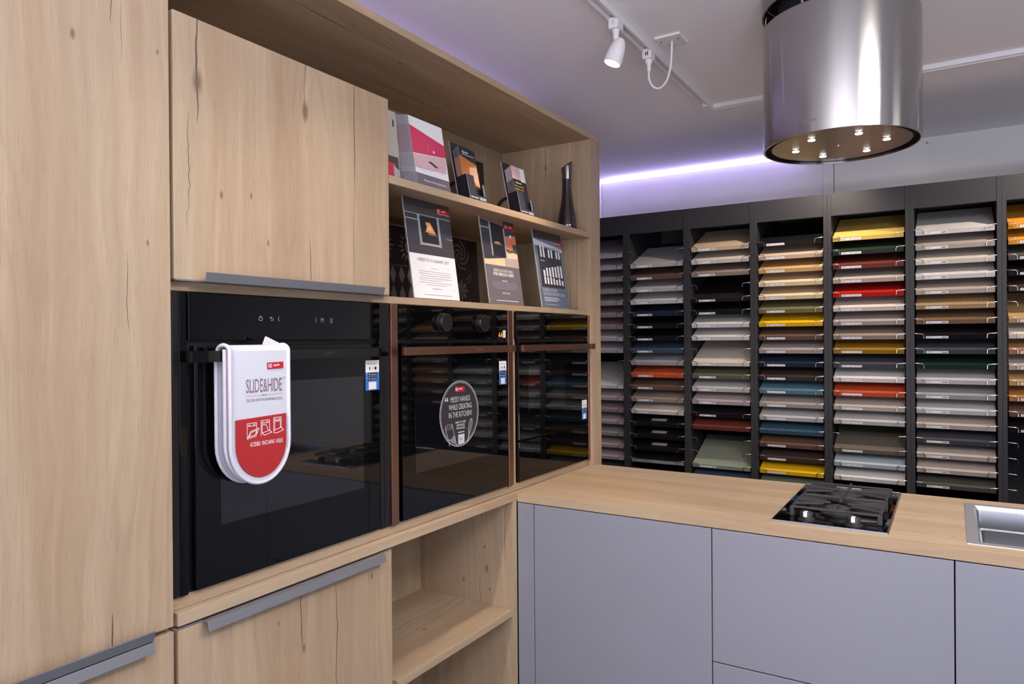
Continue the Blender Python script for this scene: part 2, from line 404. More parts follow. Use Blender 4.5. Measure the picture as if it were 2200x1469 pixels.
# ------------------------------------------------------------------ lift-up wall cabinet
O_up = oak('z', cracks=[(.862, H+.43, H+.70, .0030, .02), (.842, H+.20, H+.46, .0010, .05), (1.137, H+.44, H+.70, .0026, .03), (1.150, H+.12, H+.24, .0016, .01), (1.295, H+.33, H+.70, .0016, .008), (1.29, H+.10, H+.35, .0009, .006)],
           knots=[(.861, H+.515, .016), (1.137, H+.53, .013), (.987, H+.31, .005), (1.03, H+.215, .004), (.915, H+.30, .005)], seed=14)
t = thing('wall_cabinet', 'oak flap cabinet above the left oven with a dark crack and knot in its door', 'cabinet', (-1.5, 1.11, H+.12))
MB().box((-1.689, .813, H+.1215), (XC-.0005, 1.419, H+.636), oak('z', seed=85)).build('carcass', t)
d = MB().box((XC+.001, .8105, H+.1225), (XF, 1.4205, H+.6385), O_up).build('door', t, bevel=.001)
strip_handle(d, .863, 1.377, H+.1195, 1, lip=(.812, 1.419))

# ------------------------------------------------------------------ mid shelf
t = tag(MB().box((-1.69, 1.4225, H+.4185), (XF, 2.6535, H+.4405), oak('y', seed=89)).build('wall_shelf', bevel=.0008), 'oak wall shelf holding the brochures, leaflet boxes and dark vase', 'shelf')

# ------------------------------------------------------------------ drawer cabinet and open base shelf below the ledge
O_low = oak('z', cracks=[(1.113, H-.70, H-.55, .0020, .015), (1.222, H-.90, H-.55, .0016, .02), (1.335, H-.62, H-.585, .0012, .004)], knots=[(1.12, H-.70, .007), (1.345, H-.60, .006), (1.05, H-.62, .004)], seed=17)
t = thing('base_cabinet', 'oak base cabinet below the left oven with two long cracks in its front', 'cabinet', (-1.55, 1.11, 0))
MB().box((-1.83, .813, .12), (XC-.0005, 1.419, H-.5465), oak('z', seed=91)).build('carcass', t)
d = MB().box((XC+.001, .8115, .125), (XF, 1.4205, H-.5515), O_low).build('door', t, bevel=.001)
strip_handle(d, .862, 1.375, H-.5485, -1, lip=(.812, 1.4195))
MB().box((-1.80, .815, 0), (-1.31, 1.418, .12), M_blackmet).build('plinth', t)

t = thing('open_base_shelf', 'open oak base shelf unit between the oak cabinet and the grey units', 'shelf unit', (-1.5, 1.73, 0))
MB().box((-1.70, 2.032, .08), (XF, 2.0545, H-.546), oak('z', across='x', cracks=[(-1.296, H-.78, H-.56, .0026, .03), (-1.31, H-.72, H-.6, .0012, .02), (-1.40, H-.93, H-.8, .001, .02)], knots=[(-1.372, H-.79, .009), (-1.38, H-.715, .005), (-1.47, H-.843, .006), (-1.36, H-.86, .005)], seed=94)).build('side_panel', t, bevel=.0008)
MB().box((-1.70, 1.4215, .08), (XC, 1.4425, H-.546), oak('z', across='x', seed=97)).build('side_panel', t, bevel=.0008)
MB().box((-1.70, 1.4430, .08), (-1.665, 2.0315, H-.546), oak('z', tone=.75, seed=99)).build('back_panel', t)
MB().box((-1.664, 1.4430, H-.934), (XF-.004, 2.0315, H-.911), oak('y', cracks=[(-1.50, 1.5, 1.95, .001, .04)], knots=[(-1.42, 1.75, .007)], seed=102)).build('shelf', t, bevel=.0008)
MB().box((-1.664, 1.4430, .08), (XF-.004, 2.0315, .103), oak('y', seed=104)).build('bottom_shelf', t, bevel=.0008)
b = MB(); b.lathe((-1.30, 1.4455, H-.556), [(.004, 0), (.004, .003)], M_chrome, axis=(0,1,0), seg=10).lathe((-1.315, 1.4455, H-.556), [(.003, 0), (.003, .002)], M_chrome, axis=(0,1,0), seg=10)
b.build('shelf_fitting', t)

# ------------------------------------------------------------------ ovens
GX = -1.2705
def logo(b, fr, x, y, wd, h):          # red maker's plate with white lettering
    b.rect(fr, x, y, x+wd, y+h, M_red, .0004)
    b.line(fr, [(x+h*.22, y+h*.28), (x+h*.22, y+h*.74), (x+h*.86, y+h*.74), (x+h*.86, y+h*.28), (x+h*.22, y+h*.28)], h*.07, M_prt, .0006)
    b.text('N', fr, x+h*.54, y+h*.36, h*.30, M_prt, bold=True, l=.0006)
    b.text('EFF', fr, x+wd*.58, y+h*.38, h*.28, M_prt, width=wd*.36, bold=True, l=.0006)
def app_sticker(parent, y0, z0, wd, h):
    fr = Frame((GX+.0006, y0, z0), (0,1,0), (0,0,1)); b = MB()
    b.obox(fr, 0, wd, 0, h*.60, 0, .0002, M_blue).obox(fr, 0, wd, h*.60, h, 0, .0002, M_paper)
    b.text('Home Connect', fr, wd*.52, h*.87, h*.035, M_ink, width=wd*.55)
    b.ring(fr, wd*.18, h*.885, h*.02, h*.03, M_ink)
    b.rect(fr, wd*.26, h*.68, wd*.34, h*.78, M_ink); b.ring(fr, wd*.5, h*.73, h*.018, h*.03, M_alu); b.rect(fr, wd*.66, h*.68, wd*.80, h*.78, M_ink)
    for k, s in enumerate(('App Store', 'Google Play')):
        zz = h*(.475-.145*k)
        b.rect(fr, wd*.16, zz, wd*.86, zz+h*.11, M_ink, .0004)
        b.disc(fr, wd*.27, zz+h*.055, h*.025, M_prt, .0006, 12)
        b.text(s, fr, wd*.60, zz+h*.03, h*.045, M_prt, width=wd*.42, l=.0006)
        b.disc(fr, wd*.07, zz+h*.08, h*.018, M_prt, .0004, 10)
    b.rect(fr, wd*.22, h*.03, wd*.78, h*.28, M_paper, .0004)
    o = b.build('sticker', parent); o['label'] = 'blue and white app sticker'; return o
def oven_handle(parent, y0, y1, m, cap):
    b = MB()
    z0, z1 = H-.0385, H-.0165
    b.box((-1.243, y0, z0), (-1.2335, y1, z1), m)
    for a, c in ((y0+.0, y0+.036), (y1-.036, y1)): b.box((-1.2335, a, z0), (-1.2328, c, z1), cap)
    o = b.build('handle', parent, bevel=.0015)
    b = MB()
    for a in (y0+.045, y1-.075): b.box((GX, a, z0+.003), (-1.243, a+.03, z1-.003), m)
    b.build('handle_post', o, bevel=.001)
    fr = Frame((-1.2328, 0, 0), (0,1,0), (0,0,1))
    return o
def oven(name, label, y0, y1, dy0, dy1, win, metal, split=None):
    t = thing(name, label, 'oven', (-1.5, (y0+y1)/2, H-.4945))
    MB().box((-1.68, y0+.014, H-.4935), (-1.285, y1-.012, H+.100), M_blackmet).build('body', t)
    MB().box((-1.2845, dy0-.012, H+.004), (GX, dy1+.003, H+.099), M_blackglass).build('control_panel', t, bevel=.001)
    zb = H-.4905 if split is None else H+split+.0035
    d = MB().box((-1.2845, dy0, zb), (GX, dy1, H-.006), M_blackglass).build('door', t, bevel=.001)
    fr = Frame((GX, 0, 0), (0,1,0), (0,0,1))
    MB().obox(fr, win[0], win[1], win[2], win[3], 0, .0004, M_winglass).build('window', d)
    hd = oven_handle(d, dy0-.03, dy1-.006, M_copper if metal else M_blackmet, M_copper if metal else M_blackglass)
    f2 = Frame((-1.2335, 0, 0), (0,1,0), (0,0,1))
    MB().text('NEFF', f2, dy0+(dy1-dy0)*.60, H-.031, .007, mat('engraving', rgb(96, 76, 70), .5) if metal else mat('engraving_dark', rgb(46, 46, 50), .5), width=.034, bold=True).build('lettering', hd)
    if split is not None:
        MB().box((-1.2845, dy0, H-.4905), (GX, dy1, H+split-.0035), M_blackglass).build('warming_drawer', t, bevel=.001)
    return t, d
# oven 1: fully black with wide black side trims
o1, d1 = oven('built_in_oven', 'left black built-in oven with touch panel, an oven glove hanging on its handle', .812, 1.432, .856, 1.388, (.913, 1.328, H-.372, H-.088), False)
b = MB().box((-1.283, .8125, H-.494), (-1.2755, .8435, H+.100), M_blackmet).box((-1.2755, .826, H-.494), (-1.2735, .842, H+.100), M_blackglass); b.build('side_trim', o1, bevel=.0012)
b = MB().box((-1.283, 1.3935, H-.494), (-1.274, 1.408, H+.100), M_blackmet).box((-1.283, 1.4105, H-.494), (-1.2755, 1.4325, H+.100), M_blackmet); b.build('side_trim', o1, bevel=.0012)
fr = Frame((GX, 0, 0), (0,1,0), (0,0,1)); Mi = mat('panel_symbol', rgb(150, 150, 156), .6); b = MB()
z = H+.051
b.ring(fr, 1.015, z, .0042, .0052, Mi, seg=20).rect(fr, 1.0145, z, 1.0155, z+.007, Mi, .0006)
b.line(fr, [(1.040, z+.002), (1.046, z+.002), (1.049, z-.001), (1.046, z-.004), (1.042, z-.004)], .0009, Mi).line(fr, [(1.043, z+.005), (1.040, z+.002), (1.043, z-.001)], .0009, Mi)
b.line(fr, [(1.0645, z+.005), (1.0625, z), (1.0645, z-.005)], .0009, Mi).line(fr, [(1.171, z+.005), (1.173, z), (1.171, z-.005)], .0009, Mi)
b.line(fr, [(1.188, z-.005), (1.188, z+.005), (1.191, z), (1.195, z+.005), (1.195, z-.005)], .0009, Mi)
b.ring(fr, 1.2205, z+.001, .0028, .0038, Mi, seg=16).line(fr, [(1.217, z-.005), (1.224, z-.005)], .0009, Mi)
b.build('symbols', o1)['label'] = 'small white touch symbols'
app_sticker(d1, 1.336, H-.126, .050, .077)
# oven 2: copper trims, two knobs, round sticker
o2, d2 = oven('built_in_oven', 'middle black built-in oven with two round knobs and a round speech sticker', 1.4615, 2.036, 1.477, 2.016, (1.532, 1.95, H-.369, H-.088), True)
MB().box((-1.283, 1.434, H-.4945), (-1.2695, 1.461, H+.1005), M_copper).build('side_trim', o2, bevel=.001)['label'] = 'copper side trim'
MB().box((-1.283, 2.0205, H-.4945), (-1.2695, 2.0345, H+.1005), M_copper).build('side_trim', o2, bevel=.001)['label'] = 'copper side trim'
MB().box((-1.283, 2.036, H-.4945), (-1.276, 2.0605, H+.1005), M_copper).build('side_trim', o2, bevel=.001)['label'] = 'copper side trim'
for y in (1.658, 1.857):
    k = MB().lathe((GX, y, H+.054), [(.0285, 0), (.0285, .003), (.0255, .004), (.0255, .017), (.0245, .0185), (0, .0185)], M_blackmet, axis=(1,0,0), seg=40).build('knob', o2, smooth=40)
    MB().ring(Frame((GX+.0186, 0, 0), (0,1,0), (0,0,1)), y, H+.054, .0236, .0252, M_copper, 0.0, 40).build('knob_ring', k)['label'] = 'thin copper ring'
b = MB(); Mw = mat('warning_orange', rgb(232, 160, 40), .5)
for q in (1.967, 1.980): b.poly(fr, [(q-.006, H+.012), (q+.006, H+.012), (q+.0012, H+.027), (q-.0012, H+.027)], Mw, .0004)
b.rect(fr, 1.988, H+.009, 2.005, H+.033, M_paper, .0004)
for k in range(5): b.rect(fr, 1.990, H+.012+k*.004, 2.002, H+.0128+k*.004, M_alu, .0006)
b.build('warning_sticker', o2)['label'] = 'orange triangles and small white care label'
app_sticker(d2, 1.963, H-.147, .044, .078)
Md = mat('sticker_dark', rgb(44, 42, 48), .45); Mg = mat('sticker_grey', rgb(190, 190, 194), .6)
b = MB(); cy0, cz0 = 1.741, H-.221
b.disc(fr, cy0, cz0, .101, Md, .0006, 64).ring(fr, cy0, cz0, .0975, .0995, Mg, .0009, 64).ring(fr, cy0, cz0, .0935, .0945, Mg, .0009, 64)
logo(b, Frame((GX+.0008, cy0-.024, cz0+.066), (0,1,0), (0,0,1)), 0, 0, .050, .0165)
for s, q, wd in (('MESSY HANDS', .036, .100), ('WHILE CREATING', .013, .118), ('IN THE KITCHEN?', -.010, .118)): b.text(s, fr, cy0+.004, cz0+q, .0165, Mg, width=wd, l=.0009)
for s, q, wd in (('SPEAK TO YOUR', -.029, .054), ('APPLIANCES', -.038, .042), ('WITH ALEXA', -.047, .044)): b.text(s, fr, cy0+.004, cz0+q, .0060, Mg, width=wd, l=.0009, bold=True)
b.text('“', fr, cy0-.066, cz0+.022, .03, Mg, width=.016, l=.0009, bold=True)
b.rect(fr, cy0-.010, cz0-.0585, cy0+.022, cz0-.0555, Mg, .0009).rect(fr, cy0-.009, cz0-.0935, cy0+.023, cz0-.0635, Mg, .0009)
b.rect(fr, cy0-.004, cz0-.076, cy0+.010, cz0-.0745, Md, .0012).rect(fr, cy0-.004, cz0-.081, cy0+.014, cz0-.0795, Md, .0012)
# speaker tin, leaning
b.line(fr, [(cy0-.072, cz0-.040), (cy0-.052, cz0-.092)], .0016, Mg, .0009).line(fr, [(cy0-.040, cz0-.028), (cy0-.018, cz0-.094)], .0016, Mg, .0009)
b.ring(fr, cy0-.056, cz0-.034, .0150, .0163, Mg, .0009, 24, .38).ring(fr, cy0-.055, cz0-.038, .0150, .0160, Mg, .0009, 24, .38)
b.poly(fr, [(cy0-.060, cz0-.072), (cy0-.045, cz0-.073), (cy0-.030, cz0-.062), (cy0-.018, cz0-.094), (cy0-.046, cz0-.084)], mat('sticker_midgrey', rgb(120, 118, 122), .6), .0009)
# whisk
for q in (-.010, -.005, 0, .005, .010):
    b.line(fr, [(cy0+.046+.0*q, cz0-.075), (cy0+.052+q*.9, cz0-.050), (cy0+.058+q, cz0-.032), (cy0+.060+q*.55, cz0-.0235), (cy0+.060, cz0-.021)], .0009, Mg, .0009)
b.line(fr, [(cy0+.046, cz0-.074), (cy0+.040, cz0-.088)], .004, Mg, .0009)
b.build('round_sticker', d2)['label'] = 'round black sticker with white hand-drawn lettering'
# oven 3: compact oven over a warming drawer
o3, d3 = oven('built_in_oven', 'right black built-in oven beside the oak side panel, drawer line below its door', 2.0865, 2.652, 2.089, 2.634, (2.154, 2.43, H-.250, H-.088), True, split=-.3495)
MB().box((-1.283, 2.638, H-.4945), (-1.2695, 2.6525, H+.1005), M_copper).build('side_trim', o3, bevel=.001)['label'] = 'copper side trim'
app_sticker(d3, 2.577, H-.323, .044, .078)

# ------------------------------------------------------------------ double oven glove over the left handle
M_cloth = noisy('white_cotton', rgb(196, 198, 210), .02, 8, .9, bump=.35, bscale=900)
M_pipe = noisy('white_binding', rgb(206, 200, 210), .02, 8, .9, bump=.4, bscale=700)
M_redcloth = noisy('red_cotton', rgb(158, 30, 34), .04, 10, .9, bump=.35, bscale=900)
t = thing('oven_glove', 'white and red double oven glove hanging over the left oven handle', 'oven glove', (-1.235, .97, H-.016))
gy0, gy1, gzt, gzb = .897, 1.043, H-.018, H-.290; gr = (gy1-gy0)/2; gc = (gy0+gy1)/2
def glove_outline(inset=0, top=None, n=18):
    r = gr-inset; zc = gzb+gr*1.12; pts = [(gy0+inset, gzt if top is None else top)]
    pts += [(gc-r*math.cos(PI*i/n), zc-(r*1.12)*math.sin(PI*i/n)) for i in range(n+1)]
    return pts+[(gy1-inset, gzt if top is None else top)]
def bulge(y, z):      # soft padding
    a = max(0, 1-((y-gc)/gr)**2); return .0022*a+.0006*math.sin((z-gzb)*38+y*20)
def pad(xc, th, name, m, shift=(0, 0), top=None, parent=None):
    out = glove_outline(.002, top); b = MB(); ns = 7
    vs = []; nrow = 22; zs = []
    zc = gzb+gr*1.12; ztop = gzt if top is None else top
    for side in (1, -1):
        for j in range(nrow+1):
            z = ztop+(gzb+.0015-ztop)*j/nrow
            hw = gr-.002
            if z < zc: hw = math.sqrt(max(1e-6, 1-((zc-z)/(gr*1.12))**2))*(gr-.002)
            for i in range(ns+1):
                q = -1+2*i/ns; y = gc+hw*q
                x = xc+side*(th/2+bulge(y, z)*(1 if abs(q) < .999 else 0))
                vs.append((x, y+shift[0], z+shift[1]))
    fs = []; st = (nrow+1)*(ns+1)
    for s_ in range(2):
        for j in range(nrow):
            for i in range(ns):
                a = s_*st+j*(ns+1)+i; q = (a, a+1, a+ns+2, a+ns+1); fs.append(q if s_ else q[::-1])
    def rim(idx):
        for a, c in zip(idx[:-1], idx[1:]): fs.append((a, c, c+st, a+st))
    rim([j*(ns+1) for j in range(nrow+1)]); rim([j*(ns+1)+ns for j in range(nrow+1)][::-1]); rim([i for i in range(ns+1)][::-1]); rim([nrow*(ns+1)+i for i in range(ns+1)])
    b.add(vs, fs, m); return b.build(name, parent, smooth=50)
front = pad(-1.2195, .006, 'front_pad', M_cloth, parent=t)
mid = pad(-1.2275, .006, 'inner_pad', M_cloth, (-.003, .004), parent=t)
back = pad(-1.254, .006, 'back_pad', M_cloth, (-.004, -.0), top=H-.030, parent=t)
# saddle over the bar
b = MB(); path = [(-1.2165, gzt-.004)]+[(-1.2355+.0190*math.cos(PI*i/12), gzt+.0125*math.sin(PI*i/12)) for i in range(13)]+[(-1.2545, gzt-.014)]
vs = []
for (x, z) in path:
    for y in (gy0+.002, gy1-.002): vs.append((x, y, z))
inner = [(-1.2205, gzt-.004)]+[(-1.2355+.0150*math.cos(PI*i/12), gzt+.0085*math.sin(PI*i/12)) for i in range(13)]+[(-1.2505, gzt-.014)]
for (x, z) in inner:
    for y in (gy0+.002, gy1-.002): vs.append((x, y, z))
n = len(path); fs = []
for i in range(n-1):
    fs.append((2*i, 2*i+1, 2*i+3, 2*i+2)); k = 2*n; fs.append((k+2*i, k+2*i+2, k+2*i+3, k+2*i+1))
    fs.append((2*i, 2*i+2, k+2*i+2, k+2*i)); fs.append((2*i+1, k+2*i+1, k+2*i+3, 2*i+3))
fs += [(0, 2*n, 2*n+1, 1), (2*n-2, 2*n-1, 4*n-1, 4*n-2)]
b.add(vs, fs, M_cloth); b.build('saddle', t, smooth=60)
# binding
for xx, sh, par in ((-1.2165, (0, 0), front), (-1.2275, (-.0035, .004), mid), (-1.254, (-.004, 0), back)):
    pts = [(xx, y+sh[0], z+sh[1]) for y, z in glove_outline(.0, H-.03 if par is back else None)]
    if par is front:
        over = [(-1.2355+.0190*math.cos(PI*i/12), gzt+.0125*math.sin(PI*i/12)) for i in range(13)]
        pts = [(x, gy0, z) for x, z in over[::-1]]+pts[1:-1]+[(x, gy1, z) for x, z in over]
    MB().tube(pts, .0042, M_pipe, 8).build('binding', par, root=parent_origin(par), smooth=60)
MB().prism([(-1.236, .994, gzt+.013), (-1.236, 1.002, gzt+.030), (-1.238, 1.042, gzt+.014), (-1.238, 1.042, gzt+.010)], (-.004, 0, 0), M_pipe).build('hanging_loop', t)
# front print
fr = Frame((-1.2112, 0, 0), (0,1,0), (0,0,1)); b = MB()
zc = gzb+gr*1.12; r = gr-.010; zt = H-.152
pts = [(gy0+.010, zt-.004)]+[(gc-r*math.cos(PI*i/24), zc-(r*1.12)*math.sin(PI*i/24)) for i in range(25)]+[(gy1-.010, zt)]
b.prism([fr.p(y, z, -.0032) for y, z in pts], (.0026, 0, 0), M_redcloth)
b.build('pocket_panel', front, root=parent_origin(front), bevel=.0008)['label'] = 'red quilted lower panel'
b = MB()
logo(b, Frame((-1.2136, .985, H-.0565), (0,1,0.03), (0,0,1)), 0, 0, .042, .0135); b.build('logo_patch', front, root=parent_origin(front))['label'] = 'red logo patch'; b = MB(); fr = Frame((-1.2134, 0, 0), (0,1,0), (0,0,1))
Mt = mat('print_brown', rgb(120, 92, 100), .7)
b.text('SLIDE&HIDE', fr, .978, H-.103, .028, Mt, width=.090, l=0)
b.ring(fr, 1.030, H-.076, .0018, .0026, Mt, 0, 12)
b.rect(fr, .932, H-.1102, .970, H-.1097, Mt, 0).rect(fr, .984, H-.1097, 1.025, H-.1092, Mt, 0).poly(fr, [(.972, H-.1085), (.977, H-.1095), (.982, H-.1085), (.982, H-.1110), (.977, H-.1100), (.972, H-.1110)], M_ink, 0)
b.text('THE OVEN WITH THE DISAPPEARING DOOR', fr, .978, H-.1215, .0058, Mt, width=.090, l=0)
b.build('lettering', front, root=parent_origin(front)); 
def oven_icon(b, fr, x, y, wd, h, k):
    ln = lambda p: b.line(fr, [(x+a*wd, y+c*h) for a, c in p], .0011, M_prt, 0)
    ln([(0, 0), (0, 1), (.78, 1), (.78, .3)]); ln([(0, .82), (.78, .82)]); ln([(.1, .9), (.25, .9)]); ln([(.5, .9), (.65, .9)])
    if k == 0: ln([(0, 0), (.72, .12), (1, .62), (.30, .48), (0, 0)]); ln([(.12, .12), (.64, .2), (.82, .5), (.34, .40), (.12, .12)])
    elif k == 1: ln([(.78, .3), (1, .14), (.3, 0), (.1, .16), (.78, .3)]); ln([(.1, .16), (.1, .82)]); ln([(.14, .7), (.45, .7), (.66, .34)])
    else: ln([(0, 0), (.3, -.06), (1, .1), (.78, .3), (0, .14)]); ln([(.1, .14), (.1, .74), (.68, .74), (.68, .26)])
fr = Frame((-1.2115, 0, 0), (0,1,0), (0,0,1))
for k, x in enumerate((.933, .967, .999)):
    b = MB(); oven_icon(b, fr, x, H-.196+k*.003, .029-.002*k, .031, k); b.build('oven_drawing', front, root=parent_origin(front))
b = MB()
b.text('ACCESSIBLE · SPACE SAVING · UNIQUE', fr, .981, H-.2125, .0085, M_prt, width=.082, l=0)
b.build('caption', front, root=parent_origin(front))['label'] = 'small white caption'
# ------------------------------------------------------------------ acrylic sign holders on the shelf over the ovens
M_acr = mat('clear_acrylic', (.95, .95, .95, 1), .05, alpha=.12, spec=.8)
Mdk = mat('print_charcoal', rgb(62, 57, 62), .4); Mdk2 = mat('print_slate', rgb(52, 54, 62), .4); Mgl = mat('print_steel', rgb(160, 160, 168), .4)
Mor = mat('print_flame', rgb(226, 150, 84), .4); Mbr = mat('print_brownpink', rgb(140, 108, 98), .4); Mcr = mat('print_cream', rgb(226, 196, 160), .4)
Mtxt = mat('print_grey_text', rgb(130, 126, 132), .6); Mblk = mat('print_black', rgb(30, 29, 34), .35); Mbg = mat('print_bluegrey', rgb(110, 118, 134), .4)
Mpk = mat('print_pink', rgb(196, 40, 86), .35); Mpk2 = mat('print_palepink', rgb(206, 172, 178), .35); Mgy = mat('print_midgrey', rgb(108, 100, 106), .4)
Myl = mat('print_yellow', rgb(226, 190, 60), .4); Mwf = mat('print_paleblue', rgb(196, 204, 220), .4)
ZS = H+.1205
def sign(label, y0, wd, h, draw, x0=-1.296, lean=.044, yaw=0):
    t = thing('sign_holder', label, 'sign', (x0-.03, y0+wd/2, ZS))
    fr = Frame((x0, y0, ZS+.0035), (yaw, 1, 0), (-lean/h, 0, 1))
    b = MB(); b.obox(fr, 0, wd, 0, h, -.0042, -.0022, M_acr)
    b.build('acrylic_panel', t)
    # foot bent back from the bottom edge
    p = fr.p(0, 0, -.002)
    MB().box((x0-.085, y0, ZS+.0003), (x0+.0005, y0+wd, ZS+.0028), M_acr).build('foot', t)
    b = MB(); b.obox(fr, .002, wd-.002, .0, h-.002, -.0020, -.0006, M_paper)
    draw(b, fr, wd, h)
    b.build('poster', t)
    return t
def fold(b, fr, pts, m, wd, h, l): b.poly(fr, [(.002+x*(wd-.004), y*(h-.002)) for x, y in pts], m, l)
def draw1(b, fr, wd, h):
    F = lambda p, m, l=0: fold(b, fr, p, m, wd, h, l)
    R = lambda x0, y0, x1, y1, m, l=.0002: F([(x0,y0),(x1,y0),(x1,y1),(x0,y1)], m, l)
    R(0, .44, 1, 1, Mdk, 0); R(0, .53, 1, .84, Mdk2, .0001)
    R(0, .835, 1, .842, Mgl)
    for x in (.255, .68): R(x, .53, x+.045, .835, Mgl); R(x+.018, .53, x+.024, .835, Mdk2, .0003)
    R(.30, .535, .69, .555, Mgl); R(0, .775, .245, .785, Mgl); R(.86, .63, 1, .634, Mgl)
    R(.31, .565, .67, .82, Mblk); F([(.40, .67), (.62, .66), (.57, .72), (.52, .77), (.42, .77), (.44, .72)], Mor, .0003); F([(.42, .70), (.56, .69), (.5, .74)], Mcr, .0004); F([(.46, .65), (.64, .645), (.64, .65), (.46, .658)], Mgl, .0004)
    logo(b, fr, wd*.70, h*.885, wd*.275, h*.055); b.rect(fr, wd*.70, h*.877, wd*.975, h*.884, Mgl, .0003)
    b.text('OPEN TO CULINARY JOY', fr, wd*.5, h*.365, .0095, Mtxt, width=wd*.68, l=.0002)
    for k, (a, c) in enumerate(((.42, .58), (.16, .84), (.16, .84), (.18, .84), (.15, .85), (.16, .62), (.15, .85), (.28, .72))): b.rect(fr, wd*a, h*(.30-.022*k-(.012 if k else 0)), wd*c, h*(.303-.022*k-(.012 if k else 0)), Mtxt, .0002)
    b.rect(fr, wd*.40, h*.098, wd*.60, h*.102, Mtxt, .0002); b.rect(fr, wd*.20, h*.036, wd*.82, h*.0395, Mtxt, .0002)
def draw2(b, fr, wd, h):
    F = lambda p, m, l=0: fold(b, fr, p, m, wd, h, l)
    R = lambda x0, y0, x1, y1, m, l=.0002: F([(x0,y0),(x1,y0),(x1,y1),(x0,y1)], m, l)
    R(0, 0, 1, .44, Mgy, 0); R(0, .44, 1, 1, Mdk2, 0)
    F([(0, .945), (.66, .92), (.66, 1), (0, 1)], Mbr, .0001); R(.66, .87, 1, 1, Mdk, .0001)
    F([(.66, .66), (.98, .60), (1, .60), (1, .83), (.66, .80)], mat('print_copper', rgb(190, 112, 84), .4), .0001); R(.88, .62, 1, .72, Mdk2, .0002); F([(.70,.60),(.9,.62),(.95,.66),(.75,.64)], mat('print_leaf', rgb(84, 92, 60), .5), .0003)
    R(.62, .535, 1, .62, Mcr, .0001); F([(0, .44), (1, .44), (1, .55), (.6, .54), (.1, .50), (0, .50)], Mcr, .0002); F([(.58, .44), (1, .44), (1, .55), (.58, .54)], mat('print_stone', rgb(176, 160, 156), .4), .0003)
    F([(.22, .56), (.64, .545), (.66, .90), (.28, .94)], Mblk, .0002)
    F([(.235, .55), (.27, .545), (.28, .935), (.235, .94)], Mgl, .0003); F([(.64, .54), (.67, .54), (.68, .88), (.64, .9)], Mgl, .0003); R(0, .855, .24, .868, Mgl, .0003)
    F([(.33, .70), (.52, .69), (.50, .715), (.42, .722), (.36, .715)], Mor, .0004); R(.30, .685, .58, .689, Mgl, .0004)
    logo(b, fr, wd*.69, h*.885, wd*.30, h*.055); b.disc(fr, wd*.84, h*.805, .006, M_prt, .0003, 10)
    b.text('SERIOUS FEATURES', fr, wd*.5, h*.365, .0095, M_prt, width=wd*.56, l=.0003)
    b.text('FOR SERIOUS CHEFS', fr, wd*.5, h*.322, .0100, M_prt, width=wd*.58, l=.0003, bold=True)
    b.rect(fr, wd*.42, h*.262, wd*.58, h*.268, M_prt, .0003)
    for k, (a, c) in enumerate(((.17, .84), (.15, .86), (.15, .86), (.22, .80))): b.rect(fr, wd*a, h*(.240-.022*k), wd*c, h*(.2445-.022*k), Mgl, .0003)
    b.text('NEFF KITCHEN', fr, wd*.5, h*.117, .0040, M_prt, width=wd*.22, l=.0003, bold=True); b.rect(fr, wd*.20, h*.034, wd*.84, h*.040, M_prt, .0003)
def draw3(b, fr, wd, h):
    F = lambda p, m, l=0: fold(b, fr, p, m, wd, h, l)
    R = lambda x0, y0, x1, y1, m, l=.0002: F([(x0,y0),(x1,y0),(x1,y1),(x0,y1)], m, l)
    R(0, 0, 1, 1, Mbg, 0); R(0, .89, 1, 1, Mdk, .0001); R(.09, .26, .93, .80, Mdk2, .0001); R(0, 0, 1, .245, mat('print_wetslate', rgb(96, 106, 126), .4), .0001)
    F([(0, .80), (1, .76), (1, .80), (0, .88)], Mwf, .0001)
    for x, y0, y1 in ((.17, .655, .80), (.27, .655, .80), (.45, .66, .77), (.55, .66, .77), (.73, .66, .76), (.83, .66, .76)): R(x, y0, x+.055, y1, M_prt, .0003)
    for k in range(7):
        x = .20+k*.105; R(x, .405, x+.06, (.485, .52, .525, .54, .545, .565, .57)[k], M_prt, .0003); R(x, .305, x+.06, (.40, .395, .40, .39, .375, .39, .37)[k], M_prt, .0003)
    b.rect(fr, wd*.15, h*.825, wd*.30, h*.83, M_prt, .0003); b.rect(fr, wd*.15, h*.60, wd*.30, h*.606, M_prt, .0003)
    logo(b, fr, wd*.76, h*.84, wd*.235, h*.045)
    b.text('FLEXIBLE COOLING', fr, wd*.10, h*.205, .0115, Mwf, width=wd*.50, align='l', l=.0003)
    b.text('SOLUTIONS FOR EVERY COOK', fr, wd*.10, h*.155, .0115, Mwf, width=wd*.76, align='l', l=.0003)
    for k, c in enumerate((.62, .66, .55)): b.rect(fr, wd*.12, h*(.122-.02*k), wd*c, h*(.128-.02*k), M_prt, .0003)
    b.rect(fr, wd*.12, h*.035, wd*.62, h*.039, Mwf, .0003)
sign('acrylic sign holder, oven photo over white text block, nearest the flap cabinet', 1.563, .222, .303, draw1)
sign('acrylic sign holder between the other two, kitchen photo over purple-grey text block', 1.950, .222, .305, draw2)
sign('acrylic sign holder nearest the oak side panel, blue-grey chart of white fridge bars', 2.303, .225, .300, draw3)

